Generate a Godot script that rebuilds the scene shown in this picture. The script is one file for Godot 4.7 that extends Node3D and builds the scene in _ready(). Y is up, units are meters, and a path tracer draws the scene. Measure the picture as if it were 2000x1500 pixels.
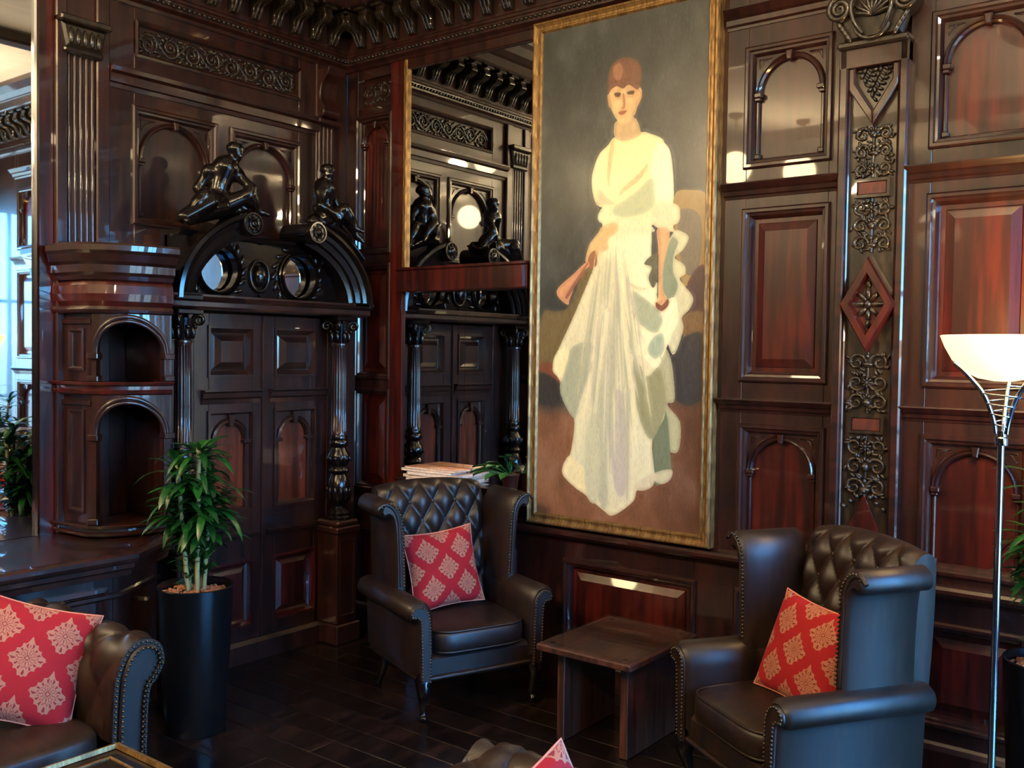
extends Node3D
# A panelled mahogany lounge: corner with carved doorcase, tall portrait, mirrors, leather wing chairs.
# World: corner of the room at the origin, left wall in the plane x = 0, right wall in the plane z = 0, y up, metres.

var M := {}
var used := {}
var rng := RandomNumberGenerator.new()

func _ready() -> void:
	rng.seed = 7
	camera_and_light()
	materials()
	shell()
	wall_right_build()
	wall_left_build()
	cornices()
	doorcase()
	niche_unit()
	counter_unit()
	mirrors()
	portrait()
	statues()
	wing_chairs()
	sofa_build()
	cushions()
	tables()
	floor_lamp()
	planters()
	shelf_items()
	pendants()

func camera_and_light() -> void:
	var cam := Camera3D.new()
	cam.name = "camera"
	cam.fov = 43.363
	var r := Vector3(0.79035439, 0.01437317, -0.61248131)
	var u := Vector3(-0.03159119, 0.9993509, -0.01731383)
	cam.transform = Transform3D(Basis(r, u, r.cross(u)), Vector3(4.65, 1.75, 4.25))
	cam.near = 0.05
	add_child(cam)
	cam.current = true
	var env := Environment.new()
	env.background_mode = Environment.BG_SKY
	var sm := ProceduralSkyMaterial.new()
	sm.sky_top_color = Color(0.30, 0.63, 1.0)
	sm.sky_horizon_color = Color(0.46, 0.78, 1.0)
	sm.ground_horizon_color = Color(0.42, 0.54, 0.60)
	sm.ground_bottom_color = Color(0.28, 0.34, 0.37)
	sm.energy_multiplier = SKY_E
	var sky := Sky.new()
	sky.sky_material = sm
	env.sky = sky
	env.tonemap_mode = Environment.TONE_MAPPER_LINEAR
	env.tonemap_exposure = EXPOSURE
	env.sdfgi_enabled = true
	env.ssao_enabled = true
	env.ssil_enabled = true
	var we := WorldEnvironment.new()
	we.name = "environment"
	we.environment = env
	add_child(we)

const SKY_E := 12.0
const EXPOSURE := 3.95
const PENDANT_E := 0.75
const GLOBE_E := 0.75
const LAMP_E := 0.26

# ---------------------------------------------------------------- mesh helpers
var gid := 1

func S() -> SurfaceTool:
	var s := SurfaceTool.new()
	s.begin(Mesh.PRIMITIVE_TRIANGLES)
	s.set_smooth_group(-1)
	return s

func smooth(s: SurfaceTool, on := true) -> void:
	if on:
		gid += 1
		s.set_smooth_group(gid)
	else:
		s.set_smooth_group(-1)

func tri(s: SurfaceTool, a: Vector3, b: Vector3, c: Vector3) -> void:
	s.add_vertex(a); s.add_vertex(b); s.add_vertex(c)

func quad(s: SurfaceTool, a: Vector3, b: Vector3, c: Vector3, d: Vector3) -> void:
	s.add_vertex(a); s.add_vertex(b); s.add_vertex(c)
	s.add_vertex(a); s.add_vertex(c); s.add_vertex(d)

func mesh(s: SurfaceTool) -> ArrayMesh:
	s.generate_normals()
	return s.commit()

func put(m: Mesh, called: String, mat: Material, parent: Node, at := Transform3D()) -> MeshInstance3D:
	var o := MeshInstance3D.new()
	o.mesh = m
	o.name = called
	o.material_override = mat
	o.transform = at
	parent.add_child(o, true)
	return o

func done(s: SurfaceTool, called: String, mat: Material, parent: Node, at := Transform3D()) -> MeshInstance3D:
	return put(mesh(s), called, mat, parent, at)

func thing(called: String, label: String, category: String, at := Vector3.ZERO, turn := 0.0, group := "") -> Node3D:
	var o := Node3D.new()
	o.name = numbered(called)
	add_child(o)
	o.position = at
	o.rotation.y = turn
	o.set_meta("label", label)
	o.set_meta("category", category)
	if group != "":
		o.set_meta("group", group)
	return o

func numbered(called: String) -> String:
	if not used.has(called):
		used[called] = 0
		return called
	used[called] += 1
	return "%s_%03d" % [called, used[called]]

func struct(called: String, label: String, at := Vector3.ZERO, turn := 0.0) -> Node3D:
	var o := Node3D.new()
	o.name = called
	add_child(o)
	o.position = at
	o.rotation.y = turn
	o.set_meta("kind", "structure")
	o.set_meta("label", label)
	return o

# skin between loops of equal length; mode 0 flat, 1 all smooth, 2 every strip smooth on its own
func skin(s: SurfaceTool, loops: Array, closed := true, mode := 0) -> void:
	if mode == 0:
		smooth(s, false)
	else:
		smooth(s)
	for i in loops.size() - 1:
		if mode == 2:
			smooth(s)
		var a: PackedVector3Array = loops[i]
		var b: PackedVector3Array = loops[i + 1]
		var n := a.size()
		for j in (n if closed else n - 1):
			var k := (j + 1) % n
			quad(s, a[j], a[k], b[k], b[j])
	smooth(s, false)

func cap(s: SurfaceTool, loop: PackedVector3Array, poly: PackedVector2Array) -> void:
	smooth(s, false)
	var t := Geometry2D.triangulate_polygon(poly)
	for i in range(0, t.size(), 3):
		tri(s, loop[t[i]], loop[t[i + 1]], loop[t[i + 2]])

func rectloop(x0: float, y0: float, x1: float, y1: float, o: float, z: float) -> PackedVector3Array:
	return PackedVector3Array([Vector3(x0 + o, y0 + o, z), Vector3(x0 + o, y1 - o, z), Vector3(x1 - o, y1 - o, z), Vector3(x1 - o, y0 + o, z)])

# picture-frame style moulding round a rectangle; prof is [inset, height]; capped inside when fill is set
func frame(s: SurfaceTool, x0: float, y0: float, x1: float, y1: float, prof: Array, fill := false) -> void:
	var loops := []
	for p in prof:
		loops.append(rectloop(x0, y0, x1, y1, p[0], p[1]))
	skin(s, loops, true, 0)
	if fill:
		var l: PackedVector3Array = loops[-1]
		quad(s, l[0], l[1], l[2], l[3])

# outline inset along its vertex normals
func inset(poly: PackedVector2Array, d: float) -> PackedVector2Array:
	var n := poly.size()
	var area := 0.0
	for i in n:
		area += poly[i].cross(poly[(i + 1) % n])
	var sg := 1.0 if area > 0 else -1.0
	var r := PackedVector2Array()
	for i in n:
		var a := (poly[i] - poly[(i + n - 1) % n]).normalized()
		var b := (poly[(i + 1) % n] - poly[i]).normalized()
		var na := Vector2(-a.y, a.x) * sg
		var nb := Vector2(-b.y, b.x) * sg
		var m := na + nb
		if m.length() < 0.2:
			m = na
		m = m.normalized()
		r.append(poly[i] + m * d / maxf(0.5, m.dot(na)))
	return r

# extrude an outline (x, y) from z0 to z1, with chamfered rims
func prism(s: SurfaceTool, poly: PackedVector2Array, z0: float, z1: float, bev := 0.003, at := Transform3D(), soft := 38.0) -> void:
	var n := poly.size()
	var ip := inset(poly, bev) if bev > 0.0 else poly
	var loops := []
	for e in [[ip, z0], [poly, z0 + bev], [poly, z1 - bev], [ip, z1]]:
		var l := PackedVector3Array()
		for p in e[0]:
			l.append(at * Vector3(p.x, p.y, e[1]))
		loops.append(l)
	cap(s, loops[0], ip)
	cap(s, loops[3], ip)
	# start the smooth runs at a sharp corner
	var start := 0
	var sharp := []
	for i in n:
		var a := (poly[i] - poly[(i + n - 1) % n]).normalized()
		var b := (poly[(i + 1) % n] - poly[i]).normalized()
		sharp.append(absf(rad_to_deg(a.angle_to(b))) > soft)
		if sharp[i]:
			start = i
	smooth(s)
	var g0 := gid
	for q in n:
		var j := (start + q) % n
		if sharp[j]:
			gid += 3
			g0 = gid
		var k := (j + 1) % n
		for st in ([0, 1, 2] if bev > 0.0 else [1]):
			s.set_smooth_group(g0 + (0 if bev > 0.012 else st))
			var a2: PackedVector3Array = loops[st]
			var b2: PackedVector3Array = loops[st + 1]
			quad(s, a2[j], a2[k], b2[k], b2[j])
	gid += 3
	smooth(s, false)

func bx(s: SurfaceTool, c: Vector3, z: Vector3, b := 0.004, at := Transform3D()) -> void:
	b = minf(b, minf(z.x, minf(z.y, z.z)) * 0.3)
	var h := z * 0.5
	var p := PackedVector2Array([Vector2(-h.x + b, -h.y), Vector2(h.x - b, -h.y), Vector2(h.x, -h.y + b), Vector2(h.x, h.y - b), Vector2(h.x - b, h.y), Vector2(-h.x + b, h.y), Vector2(-h.x, h.y - b), Vector2(-h.x, -h.y + b)])
	prism(s, p, -h.z, h.z, b, at * Transform3D(Basis(), c), 20.0)

# box between two corners
func bb(s: SurfaceTool, a: Vector3, z: Vector3, b := 0.004) -> void:
	bx(s, (a + z) * 0.5, (z - a).abs(), b)

func rounded(s: SurfaceTool, c: Vector3, half: Vector3, p := 4.0, nu := 28, nv := 16, at := Transform3D()) -> void:
	# superellipsoid: a stuffed box
	smooth(s)
	var f := func(w: float, e: float) -> float: return signf(w) * pow(absf(w), e)
	var pts := []
	for i in nv + 1:
		var v := -PI / 2 + PI * i / nv
		var row := PackedVector3Array()
		for j in nu + 1:
			var u := TAU * j / nu
			var e := 2.0 / p
			row.append(at * (c + Vector3(half.x * f.call(cos(v), e) * f.call(cos(u), e), half.y * f.call(sin(v), e), half.z * f.call(cos(v), e) * f.call(sin(u), e))))
		pts.append(row)
	for i in nv:
		for j in nu:
			quad(s, pts[i][j], pts[i][j + 1], pts[i + 1][j + 1], pts[i + 1][j])
	smooth(s, false)

# moulding run along x; prof is a closed outline of (z out, y up)
func mould(s: SurfaceTool, x0: float, x1: float, prof: Array) -> void:
	var p := PackedVector2Array()
	var a := PackedVector3Array()
	var b := PackedVector3Array()
	for q in prof:
		p.append(Vector2(q[0], q[1]))
		a.append(Vector3(x0, q[1], q[0]))
		b.append(Vector3(x1, q[1], q[0]))
	skin(s, [a, b], true, 0)
	cap(s, a, p)
	cap(s, b, p)

# moulding along a plan path of (x, z); prof is (out, y); out is to the right of the walk
func sweep(s: SurfaceTool, path: Array, prof: Array, mode := 0) -> void:
	var n := path.size()
	var loops := []
	for k in prof.size():
		loops.append(PackedVector3Array())
	for i in n:
		var d0: Vector2 = (path[i] - path[maxi(i - 1, 0)]).normalized() if i > 0 else (path[1] - path[0]).normalized()
		var d1: Vector2 = (path[mini(i + 1, n - 1)] - path[i]).normalized() if i < n - 1 else d0
		var n0 := Vector2(-d0.y, d0.x)
		var n1 := Vector2(-d1.y, d1.x)
		var m := (n0 + n1).normalized()
		m /= maxf(0.35, m.dot(n0))
		for k in prof.size():
			var q: Vector2 = path[i] + m * float(prof[k][0])
			loops[k].append(Vector3(q.x, prof[k][1], q.y))
	skin(s, loops, false, mode)
	for e in [0, n - 1]:
		var l := PackedVector3Array()
		var pl := PackedVector2Array()
		for k in prof.size():
			l.append(loops[k][e])
			pl.append(Vector2(prof[k][0], prof[k][1]))
		cap(s, l, pl)

func lathe(s: SurfaceTool, prof: Array, n := 24, at := Transform3D(), flutes := 0, depth := 0.0, f0 := 0.0, f1 := 0.0, sx := 1.0) -> void:
	var loops := []
	for p in prof:
		var l := PackedVector3Array()
		for j in n:
			var a := TAU * j / n
			var rr: float = p[0]
			if flutes > 0 and p[1] >= f0 and p[1] <= f1:
				rr *= 1.0 - depth * (0.5 - 0.5 * cos(a * flutes))
			l.append(at * Vector3(cos(a) * rr * sx, p[1], sin(a) * rr))
		loops.append(l)
	smooth(s)
	for i in loops.size() - 1:
		if i > 0:
			var d0 := Vector2(prof[i][0] - prof[i - 1][0], prof[i][1] - prof[i - 1][1])
			var d1 := Vector2(prof[i + 1][0] - prof[i][0], prof[i + 1][1] - prof[i][1])
			if absf(rad_to_deg(d0.angle_to(d1))) > 40.0:
				smooth(s)
		var a2: PackedVector3Array = loops[i]
		var b2: PackedVector3Array = loops[i + 1]
		for j in n:
			var k := (j + 1) % n
			quad(s, a2[j], a2[k], b2[k], b2[j])
	smooth(s, false)

func tube(s: SurfaceTool, pts: Array, rad, n := 8, closed := false, flat_z := 1.0) -> void:
	var m := pts.size()
	if m < 2:
		return
	var loops := []
	var up := Vector3.UP
	for i in m:
		var a: Vector3 = pts[(i + m - 1) % m] if closed else pts[maxi(i - 1, 0)]
		var b: Vector3 = pts[(i + 1) % m] if closed else pts[mini(i + 1, m - 1)]
		var d := (b - a).normalized()
		if i == 0:
			up = Vector3.UP if absf(d.y) < 0.9 else Vector3.RIGHT
		var x := d.cross(up).normalized()
		up = x.cross(d).normalized()
		var r: float = rad[i] if rad is Array else rad
		var l := PackedVector3Array()
		for j in n:
			var t := TAU * j / n
			var o := x * cos(t) * r + up * sin(t) * r
			o.z *= flat_z
			l.append(pts[i] + o)
		loops.append(l)
	if closed:
		loops.append(loops[0])
	skin(s, loops, true, 1)
	if not closed:
		smooth(s)
		for e in [0, m - 1]:
			var l2: PackedVector3Array = loops[e]
			for j in n:
				tri(s, pts[e], l2[j], l2[(j + 1) % n])
	smooth(s, false)

func ell(s: SurfaceTool, c: Vector3, r: Vector3, nu := 10, nv := 6, bas := Basis()) -> void:
	var loops := []
	for i in nv + 1:
		var v := -PI / 2 + PI * i / nv
		var l := PackedVector3Array()
		for j in nu:
			var u := TAU * j / nu
			l.append(c + bas * Vector3(r.x * cos(v) * cos(u), r.y * sin(v), r.z * cos(v) * sin(u)))
		loops.append(l)
	skin(s, loops, true, 1)

# grid surface from a function of (u, v) in 0..1
func surf(s: SurfaceTool, f: Callable, nu: int, nv: int, uv := false) -> void:
	smooth(s)
	var rows := []
	for i in nv + 1:
		var row := PackedVector3Array()
		for j in nu + 1:
			row.append(f.call(float(j) / nu, float(i) / nv))
		rows.append(row)
	for i in nv:
		for j in nu:
			for e in [[j, i], [j + 1, i], [j + 1, i + 1], [j, i], [j + 1, i + 1], [j, i + 1]]:
				if uv:
					s.set_uv(Vector2(float(e[0]) / nu, 1.0 - float(e[1]) / nv))
				s.add_vertex(rows[e[1]][e[0]])
	smooth(s, false)

func arc(cx: float, cy: float, r: float, a0: float, a1: float, n: int, z := 0.0, ry := -1.0) -> Array:
	var p := []
	for i in n + 1:
		var a := deg_to_rad(lerpf(a0, a1, float(i) / n))
		p.append(Vector3(cx + cos(a) * r, cy + sin(a) * (r if ry < 0 else ry), z))
	return p

# smooth points through a list of Vector3 (Catmull-Rom)
func spline(p: Array, n := 6) -> Array:
	var r := []
	for i in p.size() - 1:
		var a: Vector3 = p[maxi(i - 1, 0)]
		var b: Vector3 = p[i]
		var c: Vector3 = p[i + 1]
		var d: Vector3 = p[mini(i + 2, p.size() - 1)]
		for k in n:
			r.append(b.cubic_interpolate(c, a, d, float(k) / n))
	r.append(p[-1])
	return r

func spline2(p: Array, n := 6) -> PackedVector2Array:
	var q := []
	for v in p:
		q.append(Vector3(v[0], v[1], 0))
	var r := PackedVector2Array()
	for v in spline(q, n):
		r.append(Vector2(v.x, v.y))
	return r

# ---------------------------------------------------------------- carving: scrolling stems and leaves in relief on z = 0
func leafblob(s: SurfaceTool, c: Vector3, ang: float, l: float, w: float, t: float) -> void:
	ell(s, c, Vector3(l, w, t), 8, 4, Basis(Vector3.BACK, ang))

func scrollwork(s: SurfaceTool, w: float, h: float, n: int, sd: int, t := 0.012) -> void:
	var r := RandomNumberGenerator.new()
	r.seed = sd
	var cell := w / n
	var stem := []
	for i in n * 8 + 1:
		var x := w * i / (n * 8.0)
		stem.append(Vector3(x, h * 0.5 + sin(PI * x / cell) * h * 0.36, t * 0.5))
	tube(s, stem, t * 0.55, 6)
	for i in n:
		var up := 1.0 if i % 2 == 0 else -1.0
		var c := Vector3((i + 0.5) * cell, h * 0.5 - up * h * 0.04, 0)
		var sp := []
		var rr := []
		var big := minf(h * 0.40, cell * 0.48)
		for k in 22:
			var q := k / 21.0
			var a := up * (PI * 0.5) - up * q * TAU * 1.55
			var rad := lerpf(big, big * 0.18, q)
			sp.append(c + Vector3(cos(a) * rad, sin(a) * rad, t * (0.5 + 0.3 * q)))
			rr.append(t * lerpf(0.6, 0.4, q))
		tube(s, sp, rr, 6)
		ell(s, c + Vector3(0, 0, t * 0.5), Vector3.ONE * t * 0.85, 8, 5)
		for k in 15:
			var a2 := TAU * k / 15.0 + r.randf() * 0.5
			var p := c + Vector3(cos(a2) * cell * 0.5, sin(a2) * h * 0.45, 0) * r.randf_range(0.66, 1.05)
			p.x = clampf(p.x, t, w - t)
			p.y = clampf(p.y, t, h - t)
			leafblob(s, p + Vector3(0, 0, t * 0.3), a2 + r.randf_range(-0.9, 0.9), big * r.randf_range(0.2, 0.34), big * 0.12, t * r.randf_range(0.6, 1.2))
		for k in 2:
			var p2 := Vector3((i + k) * cell, h * (0.12 if up > 0 else 0.88), t * 0.3)
			p2.x = clampf(p2.x, h * 0.15, w - h * 0.15)
			leafblob(s, p2, r.randf_range(-0.7, 0.7), h * 0.15, h * 0.07, t * 0.8)

# upright candelabra carving on z = 0 within w wide, h tall, symmetric about x = 0
func candelabra(s: SurfaceTool, w: float, h: float, n: int, sd: int, t := 0.014) -> void:
	var r := RandomNumberGenerator.new()
	r.seed = sd
	tube(s, [Vector3(0, 0, t * 0.3), Vector3(0, h, t * 0.3)], t * 0.5, 6)
	var st := h / n
	for i in n:
		var y := (i + 0.5) * st
		var kind := (i + sd) % 3
		for sx in [-1.0, 1.0]:
			var sp := []
			var rr := []
			var big := minf(w * 0.24, st * 0.46)
			for k in 20:
				var q := k / 19.0
				var a := PI - q * TAU * 1.3
				if kind == 1:
					a = -a
				var rad := lerpf(big, big * 0.15, q)
				sp.append(Vector3(sx * (w * 0.25 + cos(a) * rad), y + sin(a) * rad, t * 0.5))
				rr.append(t * lerpf(0.62, 0.45, q))
			tube(s, sp, rr, 6)
			for k in 9:
				var a3 := r.randf() * TAU
				leafblob(s, Vector3(sx * clampf(w * 0.25 + cos(a3) * big * r.randf_range(0.5, 1.2), 0.0, w * 0.46), clampf(y + sin(a3) * big * 1.25, 0.01, h - 0.01), t * 0.3), a3 * sx + r.randf(), big * r.randf_range(0.3, 0.5), big * 0.17, t * r.randf_range(0.7, 1.3))
		if kind == 0:
			ell(s, Vector3(0, y, t * 0.6), Vector3(w * 0.10, st * 0.24, t * 1.5), 10, 6)
			for k in 5:
				leafblob(s, Vector3((k - 2) * w * 0.05, y + st * 0.36 - absf(k - 2) * st * 0.06, t * 0.6), PI / 2 - (k - 2) * 0.4, st * 0.16, w * 0.03, t)
		elif kind == 1:
			for k in 8:
				leafblob(s, Vector3(cos(k * TAU / 8) * w * 0.08, y + sin(k * TAU / 8) * w * 0.08, t * 0.5), k * TAU / 8, w * 0.07, w * 0.03, t)
			ell(s, Vector3(0, y, t), Vector3(w * 0.05, w * 0.05, t), 8, 5)
		else:
			ell(s, Vector3(0, y - st * 0.1, t * 0.5), Vector3(w * 0.13, st * 0.16, t * 1.2), 10, 6)
			leafblob(s, Vector3(0, y + st * 0.3, t * 0.5), PI / 2, st * 0.16, w * 0.05, t)

# ---------------------------------------------------------------- figures: tapered capsules joined by a smooth minimum, meshed as surface nets
func nets(s: SurfaceTool, bones: Array, cell: float, k: float) -> void:
	var lo := Vector3.INF
	var hi := -Vector3.INF
	for b in bones:
		for e in [[b[0], b[2]], [b[1], b[3]]]:
			lo = lo.min(e[0] - Vector3.ONE * (e[1] + 3.0 * cell))
			hi = hi.max(e[0] + Vector3.ONE * (e[1] + 3.0 * cell))
	var nx := int((hi.x - lo.x) / cell) + 2
	var ny := int((hi.y - lo.y) / cell) + 2
	var nz := int((hi.z - lo.z) / cell) + 2
	var f := PackedFloat32Array()
	f.resize(nx * ny * nz)
	f.fill(1.0)
	for b in bones:
		var p0: Vector3 = b[0]
		var p1: Vector3 = b[1]
		var r0: float = b[2]
		var r1: float = b[3]
		var m := maxf(r0, r1) + k + cell * 2.0
		var a: Vector3 = ((p0.min(p1) - Vector3.ONE * m - lo) / cell).floor().max(Vector3.ZERO)
		var z: Vector3 = ((p0.max(p1) + Vector3.ONE * m - lo) / cell).ceil()
		var d := p1 - p0
		var dd := maxf(d.length_squared(), 1e-9)
		for iz in range(int(a.z), mini(int(z.z), nz - 1) + 1):
			for iy in range(int(a.y), mini(int(z.y), ny - 1) + 1):
				for ix in range(int(a.x), mini(int(z.x), nx - 1) + 1):
					var p := lo + Vector3(ix, iy, iz) * cell
					var t := clampf((p - p0).dot(d) / dd, 0.0, 1.0)
					var q := (p - p0 - d * t).length() - lerpf(r0, r1, t)
					var id := (iz * ny + iy) * nx + ix
					var o := f[id]
					var hh := maxf(k - absf(o - q), 0.0) / k
					f[id] = minf(o, q) - hh * hh * k * 0.25
	var vert := {}
	for iz in nz - 1:
		for iy in ny - 1:
			for ix in nx - 1:
				var base := (iz * ny + iy) * nx + ix
				var msk := 0
				for c in 8:
					if f[base + (c & 1) + ((c >> 1) & 1) * nx + (c >> 2) * nx * ny] < 0.0:
						msk |= 1 << c
				if msk == 0 or msk == 255:
					continue
				var sum := Vector3.ZERO
				var cnt := 0
				for e in EDGES:
					var ca: int = e[0]
					var cb: int = e[1]
					if ((msk >> ca) & 1) == ((msk >> cb) & 1):
						continue
					var fa := f[base + (ca & 1) + ((ca >> 1) & 1) * nx + (ca >> 2) * nx * ny]
					var fb := f[base + (cb & 1) + ((cb >> 1) & 1) * nx + (cb >> 2) * nx * ny]
					var pa := Vector3(ca & 1, (ca >> 1) & 1, ca >> 2)
					var pb := Vector3(cb & 1, (cb >> 1) & 1, cb >> 2)
					sum += pa.lerp(pb, fa / (fa - fb))
					cnt += 1
				vert[base] = lo + (Vector3(ix, iy, iz) + sum / cnt) * cell
	smooth(s)
	for iz in range(1, nz - 1):
		for iy in range(1, ny - 1):
			for ix in range(1, nx - 1):
				var base := (iz * ny + iy) * nx + ix
				var ins := f[base] < 0.0
				for ax in 3:
					var st: int = [1, nx, nx * ny][ax]
					if (f[base + st] < 0.0) == ins:
						continue
					var u: int = [nx, nx * ny, 1][ax]
					var v: int = [nx * ny, 1, nx][ax]
					if not (vert.has(base) and vert.has(base - u) and vert.has(base - u - v) and vert.has(base - v)):
						continue
					if ins:
						quad(s, vert[base], vert[base - v], vert[base - u - v], vert[base - u])
					else:
						quad(s, vert[base], vert[base - u], vert[base - u - v], vert[base - v])
	smooth(s, false)

const EDGES := [[0, 1], [2, 3], [4, 5], [6, 7], [0, 2], [1, 3], [4, 6], [5, 7], [0, 4], [1, 5], [2, 6], [3, 7]]

# ---------------------------------------------------------------- materials
func grain(dark: Color, light: Color, sd: int, stretch := 6) -> ImageTexture:
	var a := FastNoiseLite.new()
	a.seed = sd
	a.frequency = 0.045
	a.fractal_octaves = 4
	var b := FastNoiseLite.new()
	b.seed = sd + 9
	b.frequency = 0.012
	var ia := a.get_seamless_image(256, 256 / stretch)
	ia.resize(256, 256, Image.INTERPOLATE_CUBIC)
	var ib := b.get_seamless_image(256, 256 / 3)
	ib.resize(256, 256, Image.INTERPOLATE_CUBIC)
	var o := Image.create(256, 256, true, Image.FORMAT_RGB8)
	for y in 256:
		for x in 256:
			var v := ia.get_pixel(x, y).r * 0.6 + ib.get_pixel(x, y).r * 0.4
			v = smoothstep(0.22, 0.8, v)
			o.set_pixel(x, y, dark.lerp(light, v))
	o.generate_mipmaps()
	return ImageTexture.create_from_image(o)

func std(c: Color, rough := 0.5, metal := 0.0) -> StandardMaterial3D:
	var m := StandardMaterial3D.new()
	m.albedo_color = c
	m.roughness = rough
	m.metallic = metal
	return m

func wood(dark: Color, light: Color, rough: float, sd: int, sc := Vector3(1.3, 0.9, 1.3), coat := 0.0) -> StandardMaterial3D:
	var m := std(Color.WHITE, rough)
	m.albedo_texture = grain(dark, light, sd)
	m.uv1_triplanar = true
	m.uv1_scale = sc
	if coat > 0.0:
		m.roughness = 0.36
		m.metallic_specular = 0.4
		m.clearcoat_enabled = true
		m.clearcoat = 0.9
		m.clearcoat_roughness = 0.03
	return m

func c8(r: int, g: int, b: int) -> Color:
	return Color(r / 255.0, g / 255.0, b / 255.0)

func materials() -> void:
	M.wood = wood(c8(26, 11, 9), c8(52, 23, 17), 0.34, 3, Vector3(1.3, 0.9, 1.3), 0.8)
	M.red = wood(c8(36, 8, 6), c8(76, 19, 12), 0.34, 5, Vector3(1.7, 0.8, 1.7), 0.8)
	M.field = wood(c8(54, 19, 9), c8(112, 46, 22), 0.34, 6, Vector3(1.7, 0.8, 1.7), 0.8)
	M.tablet = wood(c8(50, 14, 10), c8(84, 26, 18), 0.5, 7, Vector3(3, 3, 3))
	M.ebony = std(c8(15, 10, 9), 0.15)
	M.carved = wood(c8(20, 16, 12), c8(50, 39, 28), 0.34, 11, Vector3(3, 3, 3), 0.35)
	M.plank = [wood(c8(14, 9, 8), c8(34, 22, 17), 0.25, 21, Vector3(1.6, 1.6, 1.6)), wood(c8(17, 11, 9), c8(40, 26, 20), 0.25, 22, Vector3(1.6, 1.6, 1.6)), wood(c8(12, 8, 7), c8(30, 19, 15), 0.22, 23, Vector3(1.6, 1.6, 1.6))]
	M.table = wood(c8(40, 20, 14), c8(84, 46, 32), 0.42, 27, Vector3(2.2, 1.2, 2.2))
	M.gilt = wood(c8(104, 76, 40), c8(166, 132, 82), 0.36, 13, Vector3(6, 6, 6))
	M.gilt.metallic = 0.55
	M.brass = std(c8(150, 112, 60), 0.3, 0.9)
	M.leather = leather(c8(38, 20, 14), c8(20, 11, 8), 31)
	M.leather2 = leather(c8(44, 26, 16), c8(24, 14, 9), 33)
	M.nail = std(c8(92, 80, 66), 0.28, 0.9)
	M.mirror = std(c8(226, 230, 230), 0.015, 1.0)
	M.chrome = std(c8(196, 200, 206), 0.12, 1.0)
	M.pot = std(c8(9, 10, 11), 0.27)
	M.soil = wood(c8(96, 58, 36), c8(176, 118, 78), 0.9, 41, Vector3(12, 12, 12))
	M.leaf = []
	for k in 3:
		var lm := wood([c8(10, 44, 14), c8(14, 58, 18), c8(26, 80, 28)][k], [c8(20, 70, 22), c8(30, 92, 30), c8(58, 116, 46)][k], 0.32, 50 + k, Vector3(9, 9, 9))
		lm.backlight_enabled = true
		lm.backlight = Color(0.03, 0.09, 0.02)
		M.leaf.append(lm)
	M.stem = std(c8(128, 122, 76), 0.6)
	M.terra = std(c8(52, 22, 16), 0.35)
	M.plaster = wood(c8(232, 226, 214), c8(244, 240, 230), 0.85, 61, Vector3(0.8, 0.8, 0.8))
	M.cream = wood(c8(168, 150, 120), c8(190, 172, 142), 0.8, 63, Vector3(0.7, 0.7, 0.7))
	M.paper = wood(c8(222, 208, 192), c8(242, 232, 220), 0.7, 65, Vector3(3, 40, 3))
	M.damask = std(Color.WHITE, 0.9)
	M.damask.albedo_texture = damask()
	M.damask.uv1_scale = Vector3(2, 2, 1)
	M.piping = std(c8(196, 120, 96), 0.7)
	M.canvas = std(Color.WHITE, 0.42)
	M.canvas.albedo_texture = portrait_paint()
	M.canvas.clearcoat_enabled = true
	M.canvas.clearcoat = 0.6
	M.canvas.clearcoat_roughness = 0.2
	M.pane = std(Color(0.9, 0.95, 1.0, 0.06), 0.02)
	M.pane.transparency = BaseMaterial3D.TRANSPARENCY_ALPHA
	M.sheet = std(Color(0.1, 0.13, 0.12, 0.04), 0.03)
	M.sheet.transparency = BaseMaterial3D.TRANSPARENCY_ALPHA
	M.bowl = std(c8(250, 240, 215), 0.35)
	M.bowl.emission_enabled = true
	M.bowl.emission = Color(1.0, 0.86, 0.58)
	M.bowl.emission_energy_multiplier = 0.5
	M.globe = std(c8(250, 244, 230), 0.35)
	M.globe.emission_enabled = true
	M.globe.emission = Color(1.0, 0.88, 0.66)
	M.globe.emission_energy_multiplier = 10.0
	M.bulb = M.globe

func leather(a: Color, b: Color, sd: int) -> StandardMaterial3D:
	var m := wood(b, a, 0.43, sd, Vector3(2.5, 2.5, 2.5))
	m.metallic_specular = 0.5
	return m

func damask() -> ImageTexture:
	var n := 256
	var o := Image.create(n, n, true, Image.FORMAT_RGB8)
	var red := c8(156, 2, 20)
	var gold := c8(158, 102, 78)
	var vein := c8(120, 28, 32)
	for y in n:
		for x in n:
			var col := red.lerp(c8(134, 2, 16), 0.5 + 0.5 * sin(x * 1.57) * sin(y * 1.57))
			for c in [[0.5, 0.5], [0, 0], [1, 0], [0, 1], [1, 1]]:
				var px: float = (x + 0.5) / n - c[0]
				var py: float = (y + 0.5) / n - c[1]
				py *= -1.0
				var rr := sqrt(px * px + py * py)
				if rr > 0.46:
					continue
				var a := atan2(absf(px), py)
				var rad := 0.365 / (absf(cos(a)) + absf(sin(a)) * (1.12 if py > 0 else 1.02))
				rad *= 0.86 + 0.15 * absf(cos(a * 6.5)) + 0.03 * cos(a * 26.0)
				if rr < rad:
					col = gold
					var q := rr / rad
					var w := absf(sin(a * 6.5))
					if q > 0.22 and q < 0.9 and w > 0.93 - 0.1 * sin(q * 9.0):
						col = vein
					elif absf(q - 0.52 - 0.06 * cos(a * 13.0)) < 0.035:
						col = vein.lerp(gold, 0.35)
					elif q < 0.16 and q > 0.1:
						col = vein
			o.set_pixel(x, y, col)
	o.generate_mipmaps()
	return ImageTexture.create_from_image(o)

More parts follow.
